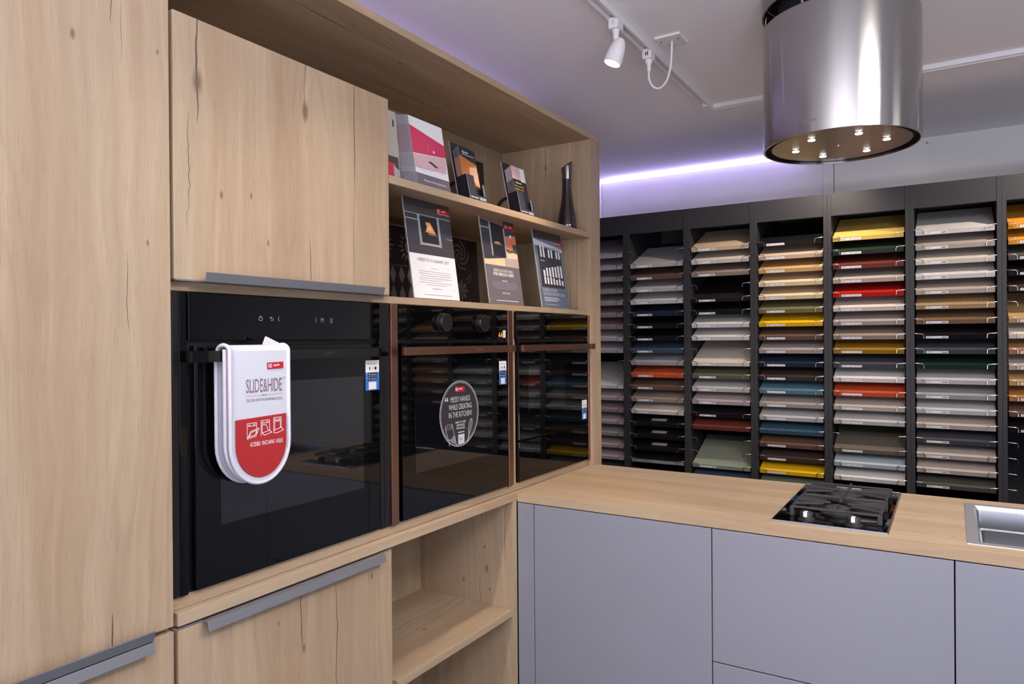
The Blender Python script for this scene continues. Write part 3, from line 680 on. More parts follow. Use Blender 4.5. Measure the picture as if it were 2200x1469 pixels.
# ------------------------------------------------------------------ patterned tile panels leaning at the back
Mtb = mat('tile_black', rgb(28, 24, 26), .35); Mtg = mat('tile_grey', rgb(122, 112, 108), .4)
def tile_panel(name_label, x, y0, z0, wd, h, rows):
    """printed decor tiles: each cell draws one motif"""
    fr = Frame((x, y0, z0+.002), (0,1,0), (-.06,0,1)); b = MB(); b.obox(fr, 0, wd, 0, h, -.008, 0, Mtb)
    n = len(rows); c = h/n
    for j, row in enumerate(rows):
        for i, k in enumerate(row):
            ox, oy = i*c, h-(j+1)*c
            if ox+c > wd+1e-6: continue
            cx, cz = ox+c/2, oy+c/2
            if k == 's':       # sun of petals
                b.ring(fr, cx, cz, c*.10, c*.15, Mtg, .0003, 20); b.disc(fr, cx, cz, c*.05, Mtg, .0003, 12)
                for q in range(16):
                    a = 2*PI*q/16; r0, r1 = c*.22, c*(.40 if q % 2 else .46); ww = c*.035
                    p0 = (cx+r0*math.cos(a), cz+r0*math.sin(a)); p1 = (cx+r1*math.cos(a), cz+r1*math.sin(a)); m_ = (cx+.62*r1*math.cos(a), cz+.62*r1*math.sin(a)); nx, ny = -math.sin(a)*ww, math.cos(a)*ww
                    b.poly(fr, [p0, (m_[0]+nx, m_[1]+ny), p1, (m_[0]-nx, m_[1]-ny)], Mtg, .0003)
                b.line(fr, [(ox, oy), (ox+c, oy)], c*.012, Mtg, .0003)
            elif k == 'd':     # tall diamonds
                for q in range(3):
                    for r_ in range(2):
                        x_, z_ = ox+c*(q+.5)/3, oy+c*(r_+.5)/2; b.poly(fr, [(x_, z_-c*.24), (x_+c*.12, z_), (x_, z_+c*.24), (x_-c*.12, z_)], Mtg, .0003)
            elif k == 'w':     # swirls
                for q in range(5):
                    a0 = q*1.26; pts = [(cx+c*(.08+.07*s_)*math.cos(a0+s_*.55), cz+c*(.08+.07*s_)*math.sin(a0+s_*.55)) for s_ in range(6)]
                    b.line(fr, pts, c*.05, Mtg, .0003)
            elif k == 'f':     # flower with corner rays
                for q in range(8):
                    a = 2*PI*q/8; b.poly(fr, [(cx, cz), (cx+c*.22*math.cos(a-.28), cz+c*.22*math.sin(a-.28)), (cx+c*.32*math.cos(a), cz+c*.32*math.sin(a)), (cx+c*.22*math.cos(a+.28), cz+c*.22*math.sin(a+.28))], Mtg, .0003)
                for sx_ in (-1, 1):
                    for sz_ in (-1, 1): b.line(fr, [(cx+sx_*c*.48, cz+sz_*c*.48), (cx+sx_*c*.26, cz+sz_*c*.34)], c*.03, Mtg, .0003); b.line(fr, [(cx+sx_*c*.48, cz+sz_*c*.40), (cx+sx_*c*.36, cz+sz_*c*.24)], c*.03, Mtg, .0003)
    return tag(b.build('tile_panel', root=(x, y0, z0)), name_label, 'tile sample', None)
tile_panel('black and grey patterned tile panel leaning behind the left sign, sun and diamond motifs', -1.55, 1.66, ZS, .30, .26, ('ss', 'dd'))
tile_panel('black and grey patterned tile panel leaning behind and between two signs, swirl and flower motifs', -1.55, 2.085, ZS, .18, .26, ('ww', 'ff'))
ZM = H+.4405
tile_panel('pale grey patterned tile panel with black swirls at the back of the upper shelf', -1.58, 2.20, ZM, .16, .27, ('w', 'w'))

# ------------------------------------------------------------------ brochures stacked upright on the mid shelf
def booklet(label, x0, y0, wd, h, lean, th, face, drawf=None, group=None, name='brochure', z0=ZM, yaw=0, proto=None):
    fr = Frame((x0, y0, z0+.0005), (yaw, 1, 0), (-lean, 0, 1))
    if proto is not None:
        o = proto.copy(); C.objects.link(o); o.location = Vector((x0, y0, z0)); 
        for ch in proto.children:
            c2 = ch.copy(); C.objects.link(c2); c2.parent = o
    else:
        b = MB(); b.obox(fr, 0, wd, 0, h, -th+.0003, 0, mat('booklet_edge', rgb(128, 122, 130), .5)); b.rect(fr, 0, 0, wd, h, face, .0001)
        if drawf: drawf(b, fr, wd, h)
        o = b.build(name, root=(x0, y0, z0))
    return tag(o, label, 'brochure', group)
def cover1(b, fr, wd, h):
    F = lambda p, m, l=.0003: b.poly(fr, [(x*wd, y*h) for x, y in p], m, l)
    F([(0, 0), (1, 0), (1, .20), (0, .20)], Mgy); F([(0, .47), (1, .545), (1, .73), (0, .87)], Mpk)
    F([(0, .27), (.95, .30), (1, .54), (0, .46)], Mpk2); F([(.42, .40), (.50, .42), (.72, .36), (.64, .34)], Mdk, .0005)
    b.line(fr, [(wd*.05, h*.30), (wd*.5, h*.27), (wd*.86, h*.40), (wd*.84, h*.28), (wd*.80, h*.28)], .0012, Mgl, .0005); b.line(fr, [(wd*.06, h*.40), (wd*.12, h*.29), (wd*.3, h*.24)], .001, Mpk, .0005)
    b.line(fr, [(wd*.5, h*.56), (wd*.46, h*.62), (wd*.50, h*.66)], .0012, Mpk2, .0005); b.disc(fr, wd*.64, h*.575, .004, M_prt, .0005, 12)
    F([(0, 0), (.012, 0), (.012, 1), (0, 1)], Mgl, .0006)
    b.text('Plumbed Glass Splashbacks', fr, wd*.55, h*.10, .0062, M_prt, width=wd*.66, l=.0005)
first = None
NB = 11
for k in range(NB):
    x = -1.288-.0031*(k); y = 1.5705-.0024*k; lab = ('glossy brochure at the front of the stack, pink glass panel on its white cover' if k == 0 else 'thin brochure, %s from the front of the pink-cover stack' % ('', 'second', 'third', 'fourth', 'fifth', 'sixth', 'seventh', 'eighth', 'ninth', 'tenth', 'eleventh')[k])
    o = booklet(lab, x, y, .160, .212, .17, .0026, M_paper, cover1, 'pink-cover brochures in a stack' if k else None, proto=first)
    if first is None: first = o
# cream folder and small red card left of the stack
fr = Frame((-1.325, 1.44, ZM+.0005), (0,1,0), (-.10,0,1)); b = MB(); b.obox(fr, 0, .105, 0, .212, -.004, 0, mat('cream_card', rgb(176, 168, 158), .6)); b.poly(fr, [(.088, .165), (.094, .17), (.094, .185), (.088, .19)], M_ink, .0003)
tag(b.build('folder', root=(-1.325, 1.44, ZM)), 'plain cream folder standing at the left end of the upper shelf', 'folder')
fr = Frame((-1.290, 1.425, ZM+.0005), (0,1,0), (-.12,0,1)); b = MB(); b.obox(fr, 0, .075, 0, .066, -.003, 0, Mdk); b.poly(fr, [(.01, 0), (.062, 0), (.062, .045), (.01, .05)], mat('print_brickred', rgb(176, 52, 64), .4), .0003); b.poly(fr, [(.052, 0), (.075, 0), (.075, .03), (.052, .04)], Mgl, .0005)
tag(b.build('card', root=(-1.290, 1.425, ZM)), 'small red-printed card in front of the cream folder', 'card')

# ------------------------------------------------------------------ black leaflet dispensers
def dispenser(label, y0, fan, topcol, wd=.102, x0=-1.276, tall=.186):
    t = thing('leaflet_dispenser', label, 'leaflet holder', (x0-.05, y0+wd/2, ZM))
    lean = .20
    fr = Frame((x0, y0, ZM+.001), (0,1,0), (-lean,0,1)); dp = .042
    b = MB(); b.obox(fr, 0, wd, 0, .003, -dp, 0, Mblk)                                   # base
    # front plate with a tall slot (two jambs and a sill), pale cut edge
    b.obox(fr, 0, wd*.40, .003, .085, -.0025, 0, Mblk).obox(fr, wd*.86, wd, .003, .062, -.0025, 0, Mblk).obox(fr, wd*.40, wd*.86, .003, .022, -.0025, 0, Mblk)
    b.rect(fr, .0, .003, wd*.40, .085, mat('print_navy', rgb(48, 52, 66), .3), .0003).rect(fr, wd*.86, .003, wd, .062, mat('print_navy', rgb(48, 52, 66), .3), .0003).rect(fr, wd*.40, .003, wd*.86, .022, mat('print_navy', rgb(48, 52, 66), .3), .0003)
    b.obox(fr, 0, .0015, .0, .087, -.003, .0006, Mgl)
    b.obox(fr, wd*.855, wd*.87, .022, .063, -.0025, .0006, Mgl)
    b.obox(fr, 0, .0025, .003, .085, -dp, -.0025, Mblk).obox(fr, wd-.0025, wd, .003, .062, -dp, -.0025, Mblk)
    b.build('tray', t)
    b = MB(); b.obox(fr, 0, wd, 0, tall+.02, -dp-.0025, -dp, Mblk).obox(fr, -.0012, 0, 0, tall+.02, -dp-.0025, -dp+.0002, Mgl); b.build('back_plate', t)
    # curved easel leg behind
    pts = [fr.p(.012, .075-.0*i, -dp-.004)+Vector((-.055*math.sin(PI/2*i/8), 0, -.062*(1-math.cos(PI/2*i/8)))) for i in range(9)]
    b = MB(); b.tube(pts, .006, M_blackmet, 8); b.build('easel_leg', t, smooth=60)
    b = MB()
    for k in range(fan):
        l = -dp+.004+k*.0052; b.obox(fr, .006, wd-.006, .004, tall-.002*(fan-k), l, l+.0008, M_paper)
    for k in range(fan):
        l = -dp+.0048+k*.0052; topcol(b, fr, wd, tall-.002*(fan-k), l+.0001, k == fan-1)
    b.build('leaflets', t)['label'] = 'printed leaflets'
    b = MB(); b.text('Quooker', fr, wd*.28, .010, .005, M_prt, width=wd*.42, l=.0006, bold=True); b.rect(fr, wd*.55, .008, wd*.9, .010, M_prt, .0006); b.rect(fr, wd*.55, .013, wd*.9, .015, M_prt, .0006)
    b.build('lettering', t)
    return t
def lf1(b, fr, wd, h, l, top):
    b.rect(fr, .006, .004, wd-.006, h, Mblk, l); b.poly(fr, [(.006, .06), (wd-.006, .06), (wd-.006, h*.74), (.006, h*.84)], mat('print_amber', rgb(176, 104, 44), .35), l+.0001)
    if top:
        b.poly(fr, [(wd*.45, .085), (wd*.92, .06), (wd*.90, h*.70), (wd*.5, h*.66)], mat('print_peach', rgb(216, 170, 150), .35), l+.0002)
        b.text('Quooker', fr, wd*.40, h*.905, .0068, M_prt, width=wd*.34, l=l+.0003, bold=True); b.rect(fr, wd*.2, h*.865, wd*.86, h*.882, Mgl, l+.0003)
def lf2(b, fr, wd, h, l, top):
    b.rect(fr, .006, .004, wd-.006, h, Mblk, l); b.rect(fr, .006, h*.74, wd*.62, h, Mpk2, l+.0001); b.rect(fr, wd*.62, h*.72, wd-.006, h, M_paper, l+.0001)
    if top:
        b.text('Quooker', fr, wd*.42, h*.66, .0055, M_prt, width=wd*.40, l=l+.0003, bold=True)
        for k, s in enumerate(('Your perfect', 'kitchen tap', 'in colour')): b.text(s, fr, wd*.12, h*(.59-.062*k), .0062, Myl, width=wd*(.62-.07*k), align='l', l=l+.0003)
dispenser('black leaflet dispenser with orange-topped leaflets beside the brochure stack', 1.815, 5, lf1)
dispenser('black leaflet dispenser with white-topped leaflets between dark dispenser and vase', 2.122, 6, lf2)

# ------------------------------------------------------------------ dark glass carafe
Mv = mat('smoky_glass', rgb(40, 28, 32), .06, spec=.7, coat=.6)
Mv2 = mat('smoky_glass_neck', rgb(66, 60, 68), .10, spec=.7, coat=.4)
vx, vy = -1.335, 2.585
t = thing('carafe', 'tall dark smoky glass carafe with a slanted rim at the right of the shelf', 'carafe', (vx, vy, ZM))
prof = [(.0, .0005), (.040, .0005), (.0425, .006), (.0405, .03), (.035, .07), (.027, .11), (.0215, .15), (.0195, .185), (.0195, .215)]
MB().lathe((vx, vy, ZM), prof, Mv, seg=40, cap=False).build('body', t, smooth=60)
seg = 40; vs = []; rr = [(.0196, .215), (.0205, .245), (.0225, .275)]
b = MB()
for j, (r, z) in enumerate(rr):
    for i in range(seg):
        a = 2*PI*i/seg; dz = (.010*math.sin(a)+.006*math.cos(a))*(j/2)**2*1.4; vs.append((vx+r*math.cos(a), vy+r*math.sin(a), ZM+z+dz))
for j, (r, z) in enumerate(((.0213, .275), (.0185, .235), (.0180, .20))):
    for i in range(seg):
        a = 2*PI*i/seg; dz = (.010*math.sin(a)+.006*math.cos(a))*(1 if j == 0 else 0)*1.4; vs.append((vx+r*math.cos(a), vy+r*math.sin(a), ZM+z+dz))
fs = [(j*seg+i, j*seg+(i+1) % seg, (j+1)*seg+(i+1) % seg, (j+1)*seg+i) for j in range(5) for i in range(seg)]
b.add(vs, fs, Mv2); b.build('neck', t, smooth=60)
# ------------------------------------------------------------------ counter run
ZT = H-.5218; YC0, YC1 = 2.057, 2.703
b = MB(); O_wt = oak('x', cracks=[(2.162, -.12, .10, .0012, .02), (2.396, -.02, .06, .0014, .01), (2.33, -.6, -.35, .0008, .02)], knots=[(2.175, .0, .004), (2.47, -.9, .006), (2.28, -.75, .004)], seed=120, tone=.92, name='oak_worktop')
# worktop with cut-outs for hob and sink
hx0, hx1, hy0, hy1 = -.438, -.150, 2.112, 2.676
sx0, sx1, sy0, sy1 = .038, .560, 2.125, 2.622
xs = [XF+.0015, hx0, hx1, sx0, sx1, 1.75]; z0, z1 = H-.5500, ZT
b.box((xs[0], YC0, z0), (hx0, YC1, z1), O_wt).box((hx0, YC0, z0), (hx1, hy0, z1), O_wt).box((hx0, hy1, z0), (hx1, YC1, z1), O_wt)
b.box((hx1, YC0, z0), (sx0, YC1, z1), O_wt).box((sx0, YC0, z0), (sx1, sy0, z1), O_wt).box((sx0, sy1, z0), (sx1, YC1, z1), O_wt).box((sx1, YC0, z0), (xs[5], YC1, z1), O_wt)
bmw = bmesh.new()
o = b.build('worktop')
bmw.from_mesh(o.data); bmesh.ops.remove_doubles(bmw, verts=bmw.verts, dist=1e-5)
dup = [f for f in bmw.faces]; seen = {}
kill = []
for f in bmw.faces:
    k = tuple(sorted(v.index for v in f.verts))
    if k in seen: kill += [f, seen[k]]
    else: seen[k] = f
bmesh.ops.delete(bmw, geom=list(set(kill)), context='FACES'); bmw.to_mesh(o.data); bmw.free()
tag(o, 'long oak worktop with hob and sink set into it, grain lengthwise', 'worktop')
ZD = H-.5535       # top of the fronts
def unit(label, x0, x1, fronts, handle=None):
    t = thing('base_unit', label, 'cabinet', ((x0+x1)/2, 2.4, 0), 'grey base units under the worktop')
    MB().box((x0+.0005, YC0+.0225, .10), (x0+.017, YC1-.02, H-.5505), M_gap).box((x1-.017, YC0+.0225, .10), (x1-.0005, YC1-.02, H-.5505), M_gap).box((x0+.017, YC0+.0225, .10), (x1-.017, YC0+.026, H-.5505), M_gap).box((x0+.017, YC1-.03, .10), (x1-.017, YC1-.02, H-.5505), M_gap).box((x0+.017, YC0+.027, .10), (x1-.017, YC1-.031, .117), M_gap).build('carcass', t)
    MB().box((x0+.0005, YC0+.06, 0), (x1-.0005, YC0+.075, .10), M_grey).build('plinth', t)
    for nm, za, zb in fronts: MB().box((x0+.0016, YC0+.0, za), (x1-.0016, YC0+.020, zb), M_grey).build(nm, t, bevel=.001)
    return t
unit('narrow grey filler unit beside the oak base shelf', XF+.0010, -1.1965, [('front_panel', .10, ZD)])
unit('grey base unit with one tall plain door left of the hob', -1.1965, -.5975, [('door', .10, ZD)])
unit('grey base unit with two stacked drawer fronts under the hob', -.5975, .0035, [('drawer', H-.9395, ZD), ('drawer', .10, H-.9430)])
unit('grey base unit with one tall plain door under the sink', .0035, .6045, [('door', .10, ZD)])
unit('grey base unit right of the sink unit, beyond the frame', .6045, 1.2055, [('door', .10, ZD)])
unit('last grey base unit at the end of the worktop', 1.2055, 1.745, [('door', .10, ZD)])

# ------------------------------------------------------------------ gas hob
t = thing('gas_hob', 'black glass two-burner gas hob with steel rim set into the worktop', 'hob', (-.294, 2.394, ZT))
hx0, hx1, hy0, hy1 = -.445, -.143, 2.104, 2.684
b = MB(); prof = [(-.445, 2.104), (-.143, 2.104), (-.143, 2.684), (-.445, 2.684)]
def rimframe(b, x0, x1, y0, y1, z0, z1, wd, m, ins=.002):
    o_ = [(x0,y0),(x1,y0),(x1,y1),(x0,y1)]; i_ = [(x0+wd,y0+wd),(x1-wd,y0+wd),(x1-wd,y1-wd),(x0+wd,y1-wd)]
    oi = [(x0+ins,y0+ins),(x1-ins,y0+ins),(x1-ins,y1-ins),(x0+ins,y1-ins)]
    vs = [(x,y,z0) for x,y in o_]+[(x,y,z1) for x,y in oi]+[(x,y,z1) for x,y in i_]+[(x,y,z0) for x,y in i_]
    fs = []
    for i in range(4):
        j = (i+1) % 4; fs += [(i, j, 4+j, 4+i), (4+i, 4+j, 8+j, 8+i), (8+i, 8+j, 12+j, 12+i), (12+i, 12+j, j, i)]
    b.add(vs, fs, m)
rimframe(b, hx0, hx1, hy0, hy1, ZT+.0002, ZT+.0055, .006, M_chrome, .004); b.build('rim', t, bevel=.0006)['label'] = 'polished steel rim'
MB().box((hx0+.006, hy0+.006, ZT+.0003), (hx1-.006, hy1-.006, ZT+.0045), M_blackglass).box((hx0+.012, hy0+.014, ZT-.04), (hx1-.012, hy1-.014, ZT+.0002), M_blackmet).build('glass_plate', t)
M_iron = noisy('cast_iron', rgb(48, 47, 52), .12, 30, .62, bump=.3, bscale=500)
M_enam = noisy('black_enamel', rgb(40, 40, 44), .05, 20, .5)
ZP = ZT+.0045
BX = -.288
for byy, R_ in ((2.265, .036), (2.475, .050)):
    bn = MB().lathe((BX, byy, ZP), [(R_*1.25, 0), (R_*1.25, .006), (R_*1.0, .010), (R_*.95, .016), (0, .016)], M_enam, seg=36).build('burner', t, smooth=40)
    MB().lathe((BX, byy, ZP+.0162), [(R_*.9, 0), (R_*.95, .003), (R_*.8, .0065), (0, .0075)], M_iron, seg=36).build('burner_cap', bn, root=parent_origin(bn), smooth=40)
def support(cx, cyy, hx, hy):
    """cast pan support: rounded outer frame with raised feet and fingers pointing to the burner"""
    b = MB(); zt = ZP+.034; th = .008; zb = zt-.009
    x0, x1, y0, y1 = cx-hx, cx+hx, cyy-hy, cyy+hy
    for (xa, ya, xb, yb) in ((x0, y0, x1, y0), (x0, y1, x1, y1), (x0, y0, x0, y1), (x1, y0, x1, y1)):
        b.box((min(xa, xb)-th/2, min(ya, yb)-th/2, zb-.002), (max(xa, xb)+th/2, max(ya, yb)+th/2, zb+.005), M_iron)
    for x in (x0, x1):
        for y in (y0, y1): b.prism([(x-.006, y-.006, ZP+.0002), (x+.006, y-.006, ZP+.0002), (x+.006, y+.006, ZP+.0002), (x-.006, y+.006, ZP+.0002)], (0, 0, .028), M_iron)
    for a in range(4):
        d = Vector((math.cos(a*PI/2), math.sin(a*PI/2), 0)); s_ = hx if a % 2 == 0 else hy; nrm = Vector((-d.y, d.x, 0))*.0036
        e = Vector((cx, cyy, 0))+d*s_; i = Vector((cx, cyy, 0))+d*.022
        pts = [e+Vector((0,0,zb-.002)), e+Vector((0,0,zt+.003)), i+Vector((0,0,zt-.001)), i+Vector((0,0,zt-.007)), e-d*.03+Vector((0,0,zb-.002))]
        b.prism([p-nrm for p in pts], nrm*2, M_iron)
    for sxx in (-1, 1):
        for syy in (-1, 1):
            e = Vector((cx+sxx*hx, cyy+syy*hy*.55, 0)); i = Vector((cx+sxx*hx*.32, cyy+syy*hy*.36, 0)); d = (i-e).normalized(); nrm = Vector((-d.y, d.x, 0))*.003
            pts = [e+Vector((0,0,zb-.001)), e+Vector((0,0,zt-.002)), i+Vector((0,0,zt-.001)), i+Vector((0,0,zt-.006))]
            b.prism([p-nrm for p in pts], nrm*2, M_iron)
    return b.build('pan_support', t, bevel=.0018)
support(BX+.004, 2.275, .114, .090); support(BX+.004, 2.478, .114, .098)
for kx in (-.353, -.231):
    k = MB().lathe((kx, 2.148, ZP), [(.0225, 0), (.0225, .004), (.018, .006), (.017, .022), (.0155, .024), (0, .024)], M_enam, seg=32).build('knob', t, smooth=40)
    MB().box((kx-.0048, 2.148-.0215, ZP+.0245), (kx+.0048, 2.148-.002, ZP+.0265), M_white).box((kx-.0048, 2.148-.0225, ZP+.013), (kx+.0048, 2.148-.0180, ZP+.0265), M_white).build('knob_marker', k, root=parent_origin(k), bevel=.0005)['label'] = 'white marker on the knob'
fr = Frame((0, 0, ZP), (1,0,0), (0,1,0)); b = MB()
b.rect(fr, -.197, 2.145, -.172, 2.148, mat('hob_label', rgb(92, 92, 98), .5), .0003).rect(fr, -.418, 2.20, -.404, 2.212, mat('hob_label2', rgb(60, 66, 56), .5), .0003)
b.build('maker_plate', t)

# ------------------------------------------------------------------ inset sink
M_sink = brushed('sink_steel', (.34, .35, .37, 1), .32, (6, 500, 500))
t = thing('sink', 'rectangular stainless steel inset sink at the right edge of the worktop', 'sink', (.30, 2.374, ZT))
b = MB(); ox0, ox1, oy0, oy1 = .030, .568, 2.117, 2.630; wd = .026
M_rim = mat('satin_steel', (.42, .42, .44, 1), .42, metal=.55)
b2 = MB(); rimframe(b2, ox0, ox1, oy0, oy1, ZT+.0002, ZT+.0022, wd, M_rim, .001); b2.build('rim', t)
def rrect(x0, x1, y0, y1, r, z, n=6):
    pts = []
    for (cx, cyy, a0) in ((x1-r, y0+r, -PI/2), (x1-r, y1-r, 0), (x0+r, y1-r, PI/2), (x0+r, y0+r, PI)):
        for i in range(n+1): a = a0+PI/2*i/n; pts.append((cx+r*math.cos(a), cyy+r*math.sin(a), z))
    return pts
rings = [rrect(ox0+.004, ox1-.004, oy0+.004, oy1-.004, .020, ZT-.003), rrect(ox0+wd, ox1-wd, oy0+wd, oy1-wd, .003, ZT+.0021), rrect(ox0+wd+.006, ox1-wd-.006, oy0+wd+.006, oy1-wd-.006, .012, ZT-.012), rrect(ox0+wd+.007, ox1-wd-.007, oy0+wd+.007, oy1-wd-.007, .014, ZT-.064), rrect(ox0+wd+.017, ox1-wd-.017, oy0+wd+.017, oy1-wd-.017, .016, ZT-.067), rrect(ox0+wd+.019, ox1-wd-.019, oy0+wd+.019, oy1-wd-.019, .018, ZT-.150), rrect(ox0+wd+.035, ox1-wd-.035, oy0+wd+.035, oy1-wd-.035, .03, ZT-.178)]
vs = []; fs = []
for r_ in rings[1:]: vs += r_
n = len(rings[0])
for j in range(5):
    for i in range(n): fs.append((j*n+i, j*n+(i+1) % n, (j+1)*n+(i+1) % n, (j+1)*n+i)[::-1])
fs.append(tuple(5*n+i for i in range(n)))
b.add(vs, fs, M_sink); bo = b.build('bowl', t, smooth=40)
MB().lathe((.30, 2.374, ZT-.1785), [(.045, 0), (.045, .003), (.030, .003), (.028, -.002), (0, -.002)], M_chrome, seg=30).build('drain', t, smooth=40)

# ------------------------------------------------------------------ round extractor hood
hc = Vector((-.287, 2.370)); HB = H+.583; HT = H+.958; R_ = .2205
t = thing('extractor_hood', 'round brushed steel island extractor hood hanging from the ceiling above the hob', 'extractor hood', (hc.x, hc.y, CEIL))
MB().lathe((hc.x, hc.y, 0), [(R_-.006, HB+.03), (R_-.006, HB), (R_-.001, HB), (R_, HB+.001), (R_, HT-.001), (R_-.001, HT), (R_-.006, HT), (R_-.006, HT-.03)], M_alum, seg=128, cap=False).build('body', t, smooth=30)
MB().lathe((hc.x, hc.y, 0), [(R_-.006, HB+.020), (R_*.86, HB+.020), (R_*.86, HT-.004), (R_-.006, HT-.004)], M_gap, seg=64, cap=False).build('inner_shaft', t, smooth=30)
MB().lathe((hc.x, hc.y, 0), [(0, HB+.006), (R_*.885, HB+.006), (R_*.885, HB+.019), (0, HB+.0195)], M_alumd, seg=96, cap=False).build('bottom_panel', t, smooth=30)
MB().lathe((hc.x, hc.y, 0), [(R_-.02, HT-.004), (R_*.80, HT-.004), (R_*.80, CEIL-.0005), (R_-.006, CEIL-.0005)], M_gap, seg=64, cap=False).build('collar', t, smooth=30)
MB().lathe((hc.x, hc.y, 0), [(R_+.002, CEIL-.0003), (R_+.002, HT+.045), (R_-.002, HT+.045), (R_-.002, CEIL-.0003)], brushed('ring_steel', (.33, .31, .30, 1), .3, (7, 7, 400)), seg=96, cap=False).build('ceiling_ring', t, smooth=30)
MB().lathe((hc.x, hc.y, 0), [(R_-.0025, CEIL-.001), (R_-.0025, HT+.046), (R_-.004, HT+.046), (R_-.004, CEIL-.001)], M_gap, seg=96, cap=False).build('ring_lining', t, smooth=30)
for k in range(6):
    a = math.radians(0+60*k); p = hc+Vector((math.cos(a), math.sin(a)))*.127
    l = MB().lathe((p.x, p.y, HB+.0065), [(.0125, 0), (.0125, -.0025), (.0095, -.0025)], M_chrome, seg=20, cap=False).build('downlight', t, smooth=40)
    MB().lathe((p.x, p.y, HB+.0055), [(.0, -.003), (.0098, -.003), (.0098, 0)], M_glow, seg=20, cap=False).build('lens', l, root=parent_origin(l))
    spot('hood_lamp', (p.x, p.y, HB-.002), (p.x, p.y, 0), 1.5, WARM, 75, .8, .008, parent=t)
MB().lathe((hc.x-.004, hc.y, HB+.006), [(.004, 0), (.0035, -.003), (0, -.003)], M_chrome, seg=12).build('screw', t)
for a in (-160, -110, -60, 20, 110):
    p = hc+Vector((math.cos(math.radians(a)), math.sin(math.radians(a))))*(R_-.010)
    MB().tube([(p.x, p.y, HT-.01), (p.x, p.y, CEIL-.0005)], .0016, M_chrome, 6).lathe((p.x, p.y, HT+.004), [(.004, 0), (.004, .028)], M_chrome, seg=8).build('hanger', t)
# curved lettering near the lower edge, facing the room
vs, fs, x0, x1 = text_geo('FABER', True); sc_ = .058/(x1-x0); a0 = math.radians(-90-16); hz = HB+.030
pts = []
for (x, y) in vs:
    a = a0+((x-(x0+x1)/2)*sc_)/R_; pts.append((hc.x+(R_+.0004)*math.cos(a), hc.y+(R_+.0004)*math.sin(a), hz+y*.0115))
MB().add(pts, fs, mat('steel_engraving', rgb(110, 108, 108), .5)).build('lettering', t)

# ------------------------------------------------------------------ lighting track on the ceiling
t = thing('lighting_track', 'long white lighting track running along the ceiling above the oak cabinets', 'lighting track', (-.93, 1.2, CEIL))
TW = .018
def track(b, x0, y0, x1, y1):
    if x0 == x1:
        b.box((x0-TW, y0, CEIL-.003), (x0+TW, y1, CEIL-.0003), M_white).box((x0-TW, y0, CEIL-.020), (x0-TW+.007, y1, CEIL-.003), M_white).box((x0+TW-.007, y0, CEIL-.020), (x0+TW, y1, CEIL-.003), M_white)
    else:
        b.box((x0, y0-TW, CEIL-.003), (x1, y0+TW, CEIL-.0003), M_white).box((x0, y0-TW, CEIL-.020), (x1, y0-TW+.007, CEIL-.003), M_white).box((x0, y0+TW-.007, CEIL-.020), (x1, y0+TW, CEIL-.003), M_white)
b = MB(); track(b, -.93, -1.6, -.93, 3.15); b.build('rail', t, bevel=.0008)
b = MB(); b.box((-.948, 3.15, CEIL-.0215), (-.912, 3.236, CEIL-.0003), M_white); b.build('corner_joint', t, bevel=.003)
t = thing('lighting_track', 'white lighting track crossing the ceiling behind the extractor hood', 'lighting track', (.5, 3.217, CEIL))
b = MB(); track(b, -.910, 3.217, 2.6, 3.217); b.build('rail', t, bevel=.0008)
def adapter(b, x, y, ax='y', L=.045):
    if ax == 'y': b.box((x-.017, y-L/2, CEIL-.046), (x+.017, y+L/2, CEIL-.010), M_white)
    else: b.box((x-L/2, y-.017, CEIL-.046), (x+L/2, y+.017, CEIL-.010), M_white)
def track_spot(label, x, y, aim, power, ax='y', ang=70, col=WARM):
    t = thing('track_spotlight', label, 'spotlight', (x, y, CEIL-.01), None)
    b = MB(); adapter(b, x, y, ax); b.build('track_adapter', t, bevel=.002)
    f = Frame((x, y-.0228, CEIL-.028), (1,0,0), (0,0,1)); bb = MB(); bb.rect(f, -.010, -.010, .010, .010, M_prt, 0)
    for k in range(3): bb.rect(f, -.007, -.006+k*.005, .006, -.005+k*.005, M_ink, .0003)
    bb.build('type_label', t)
    MB().lathe((x, y, CEIL-.094), [(.0062, 0), (.0085, .006), (.0095, .030), (.0125, .046), (.012, .049)], M_white, seg=20).build('arm', t, smooth=40)
    p = Vector((x, y, CEIL-.092)); d = (Vector(aim)-p).normalized()
    c = p-d*.002+Vector((.012, 0, 0))
    h = MB().lathe(c, [(0, -.014), (.012, -.012), (.0195, -.002), (.025, .016), (.0285, .036), (.0290, .052), (.0300, .053), (.0300, .070), (.0285, .072), (.0262, .072), (.0252, .065)], M_white, axis=d, seg=40, cap=False).build('lamp_head', t, smooth=35)
    MB().lathe(c, [(0, .0655), (.0253, .0655)], M_glow, axis=d, seg=30, cap=False).build('lens', h, root=parent_origin(h))
    MB().lathe((c.x-.007, c.y-.012, c.z+.003), [(.0025, 0), (.0025, .024)], M_chrome, axis=(0,1,0), seg=8).build('pivot_pin', t)
    q = c+d*.078
    spot('track_lamp', q, q+d, power, col, ang, .7, .028, parent=t)
    return t
track_spot('white track spotlight with glowing lens above the oak shelves', -.93, 2.158, (-1.146, 2.035, H+.30), 28, ang=74, col=(1, .72, .46))
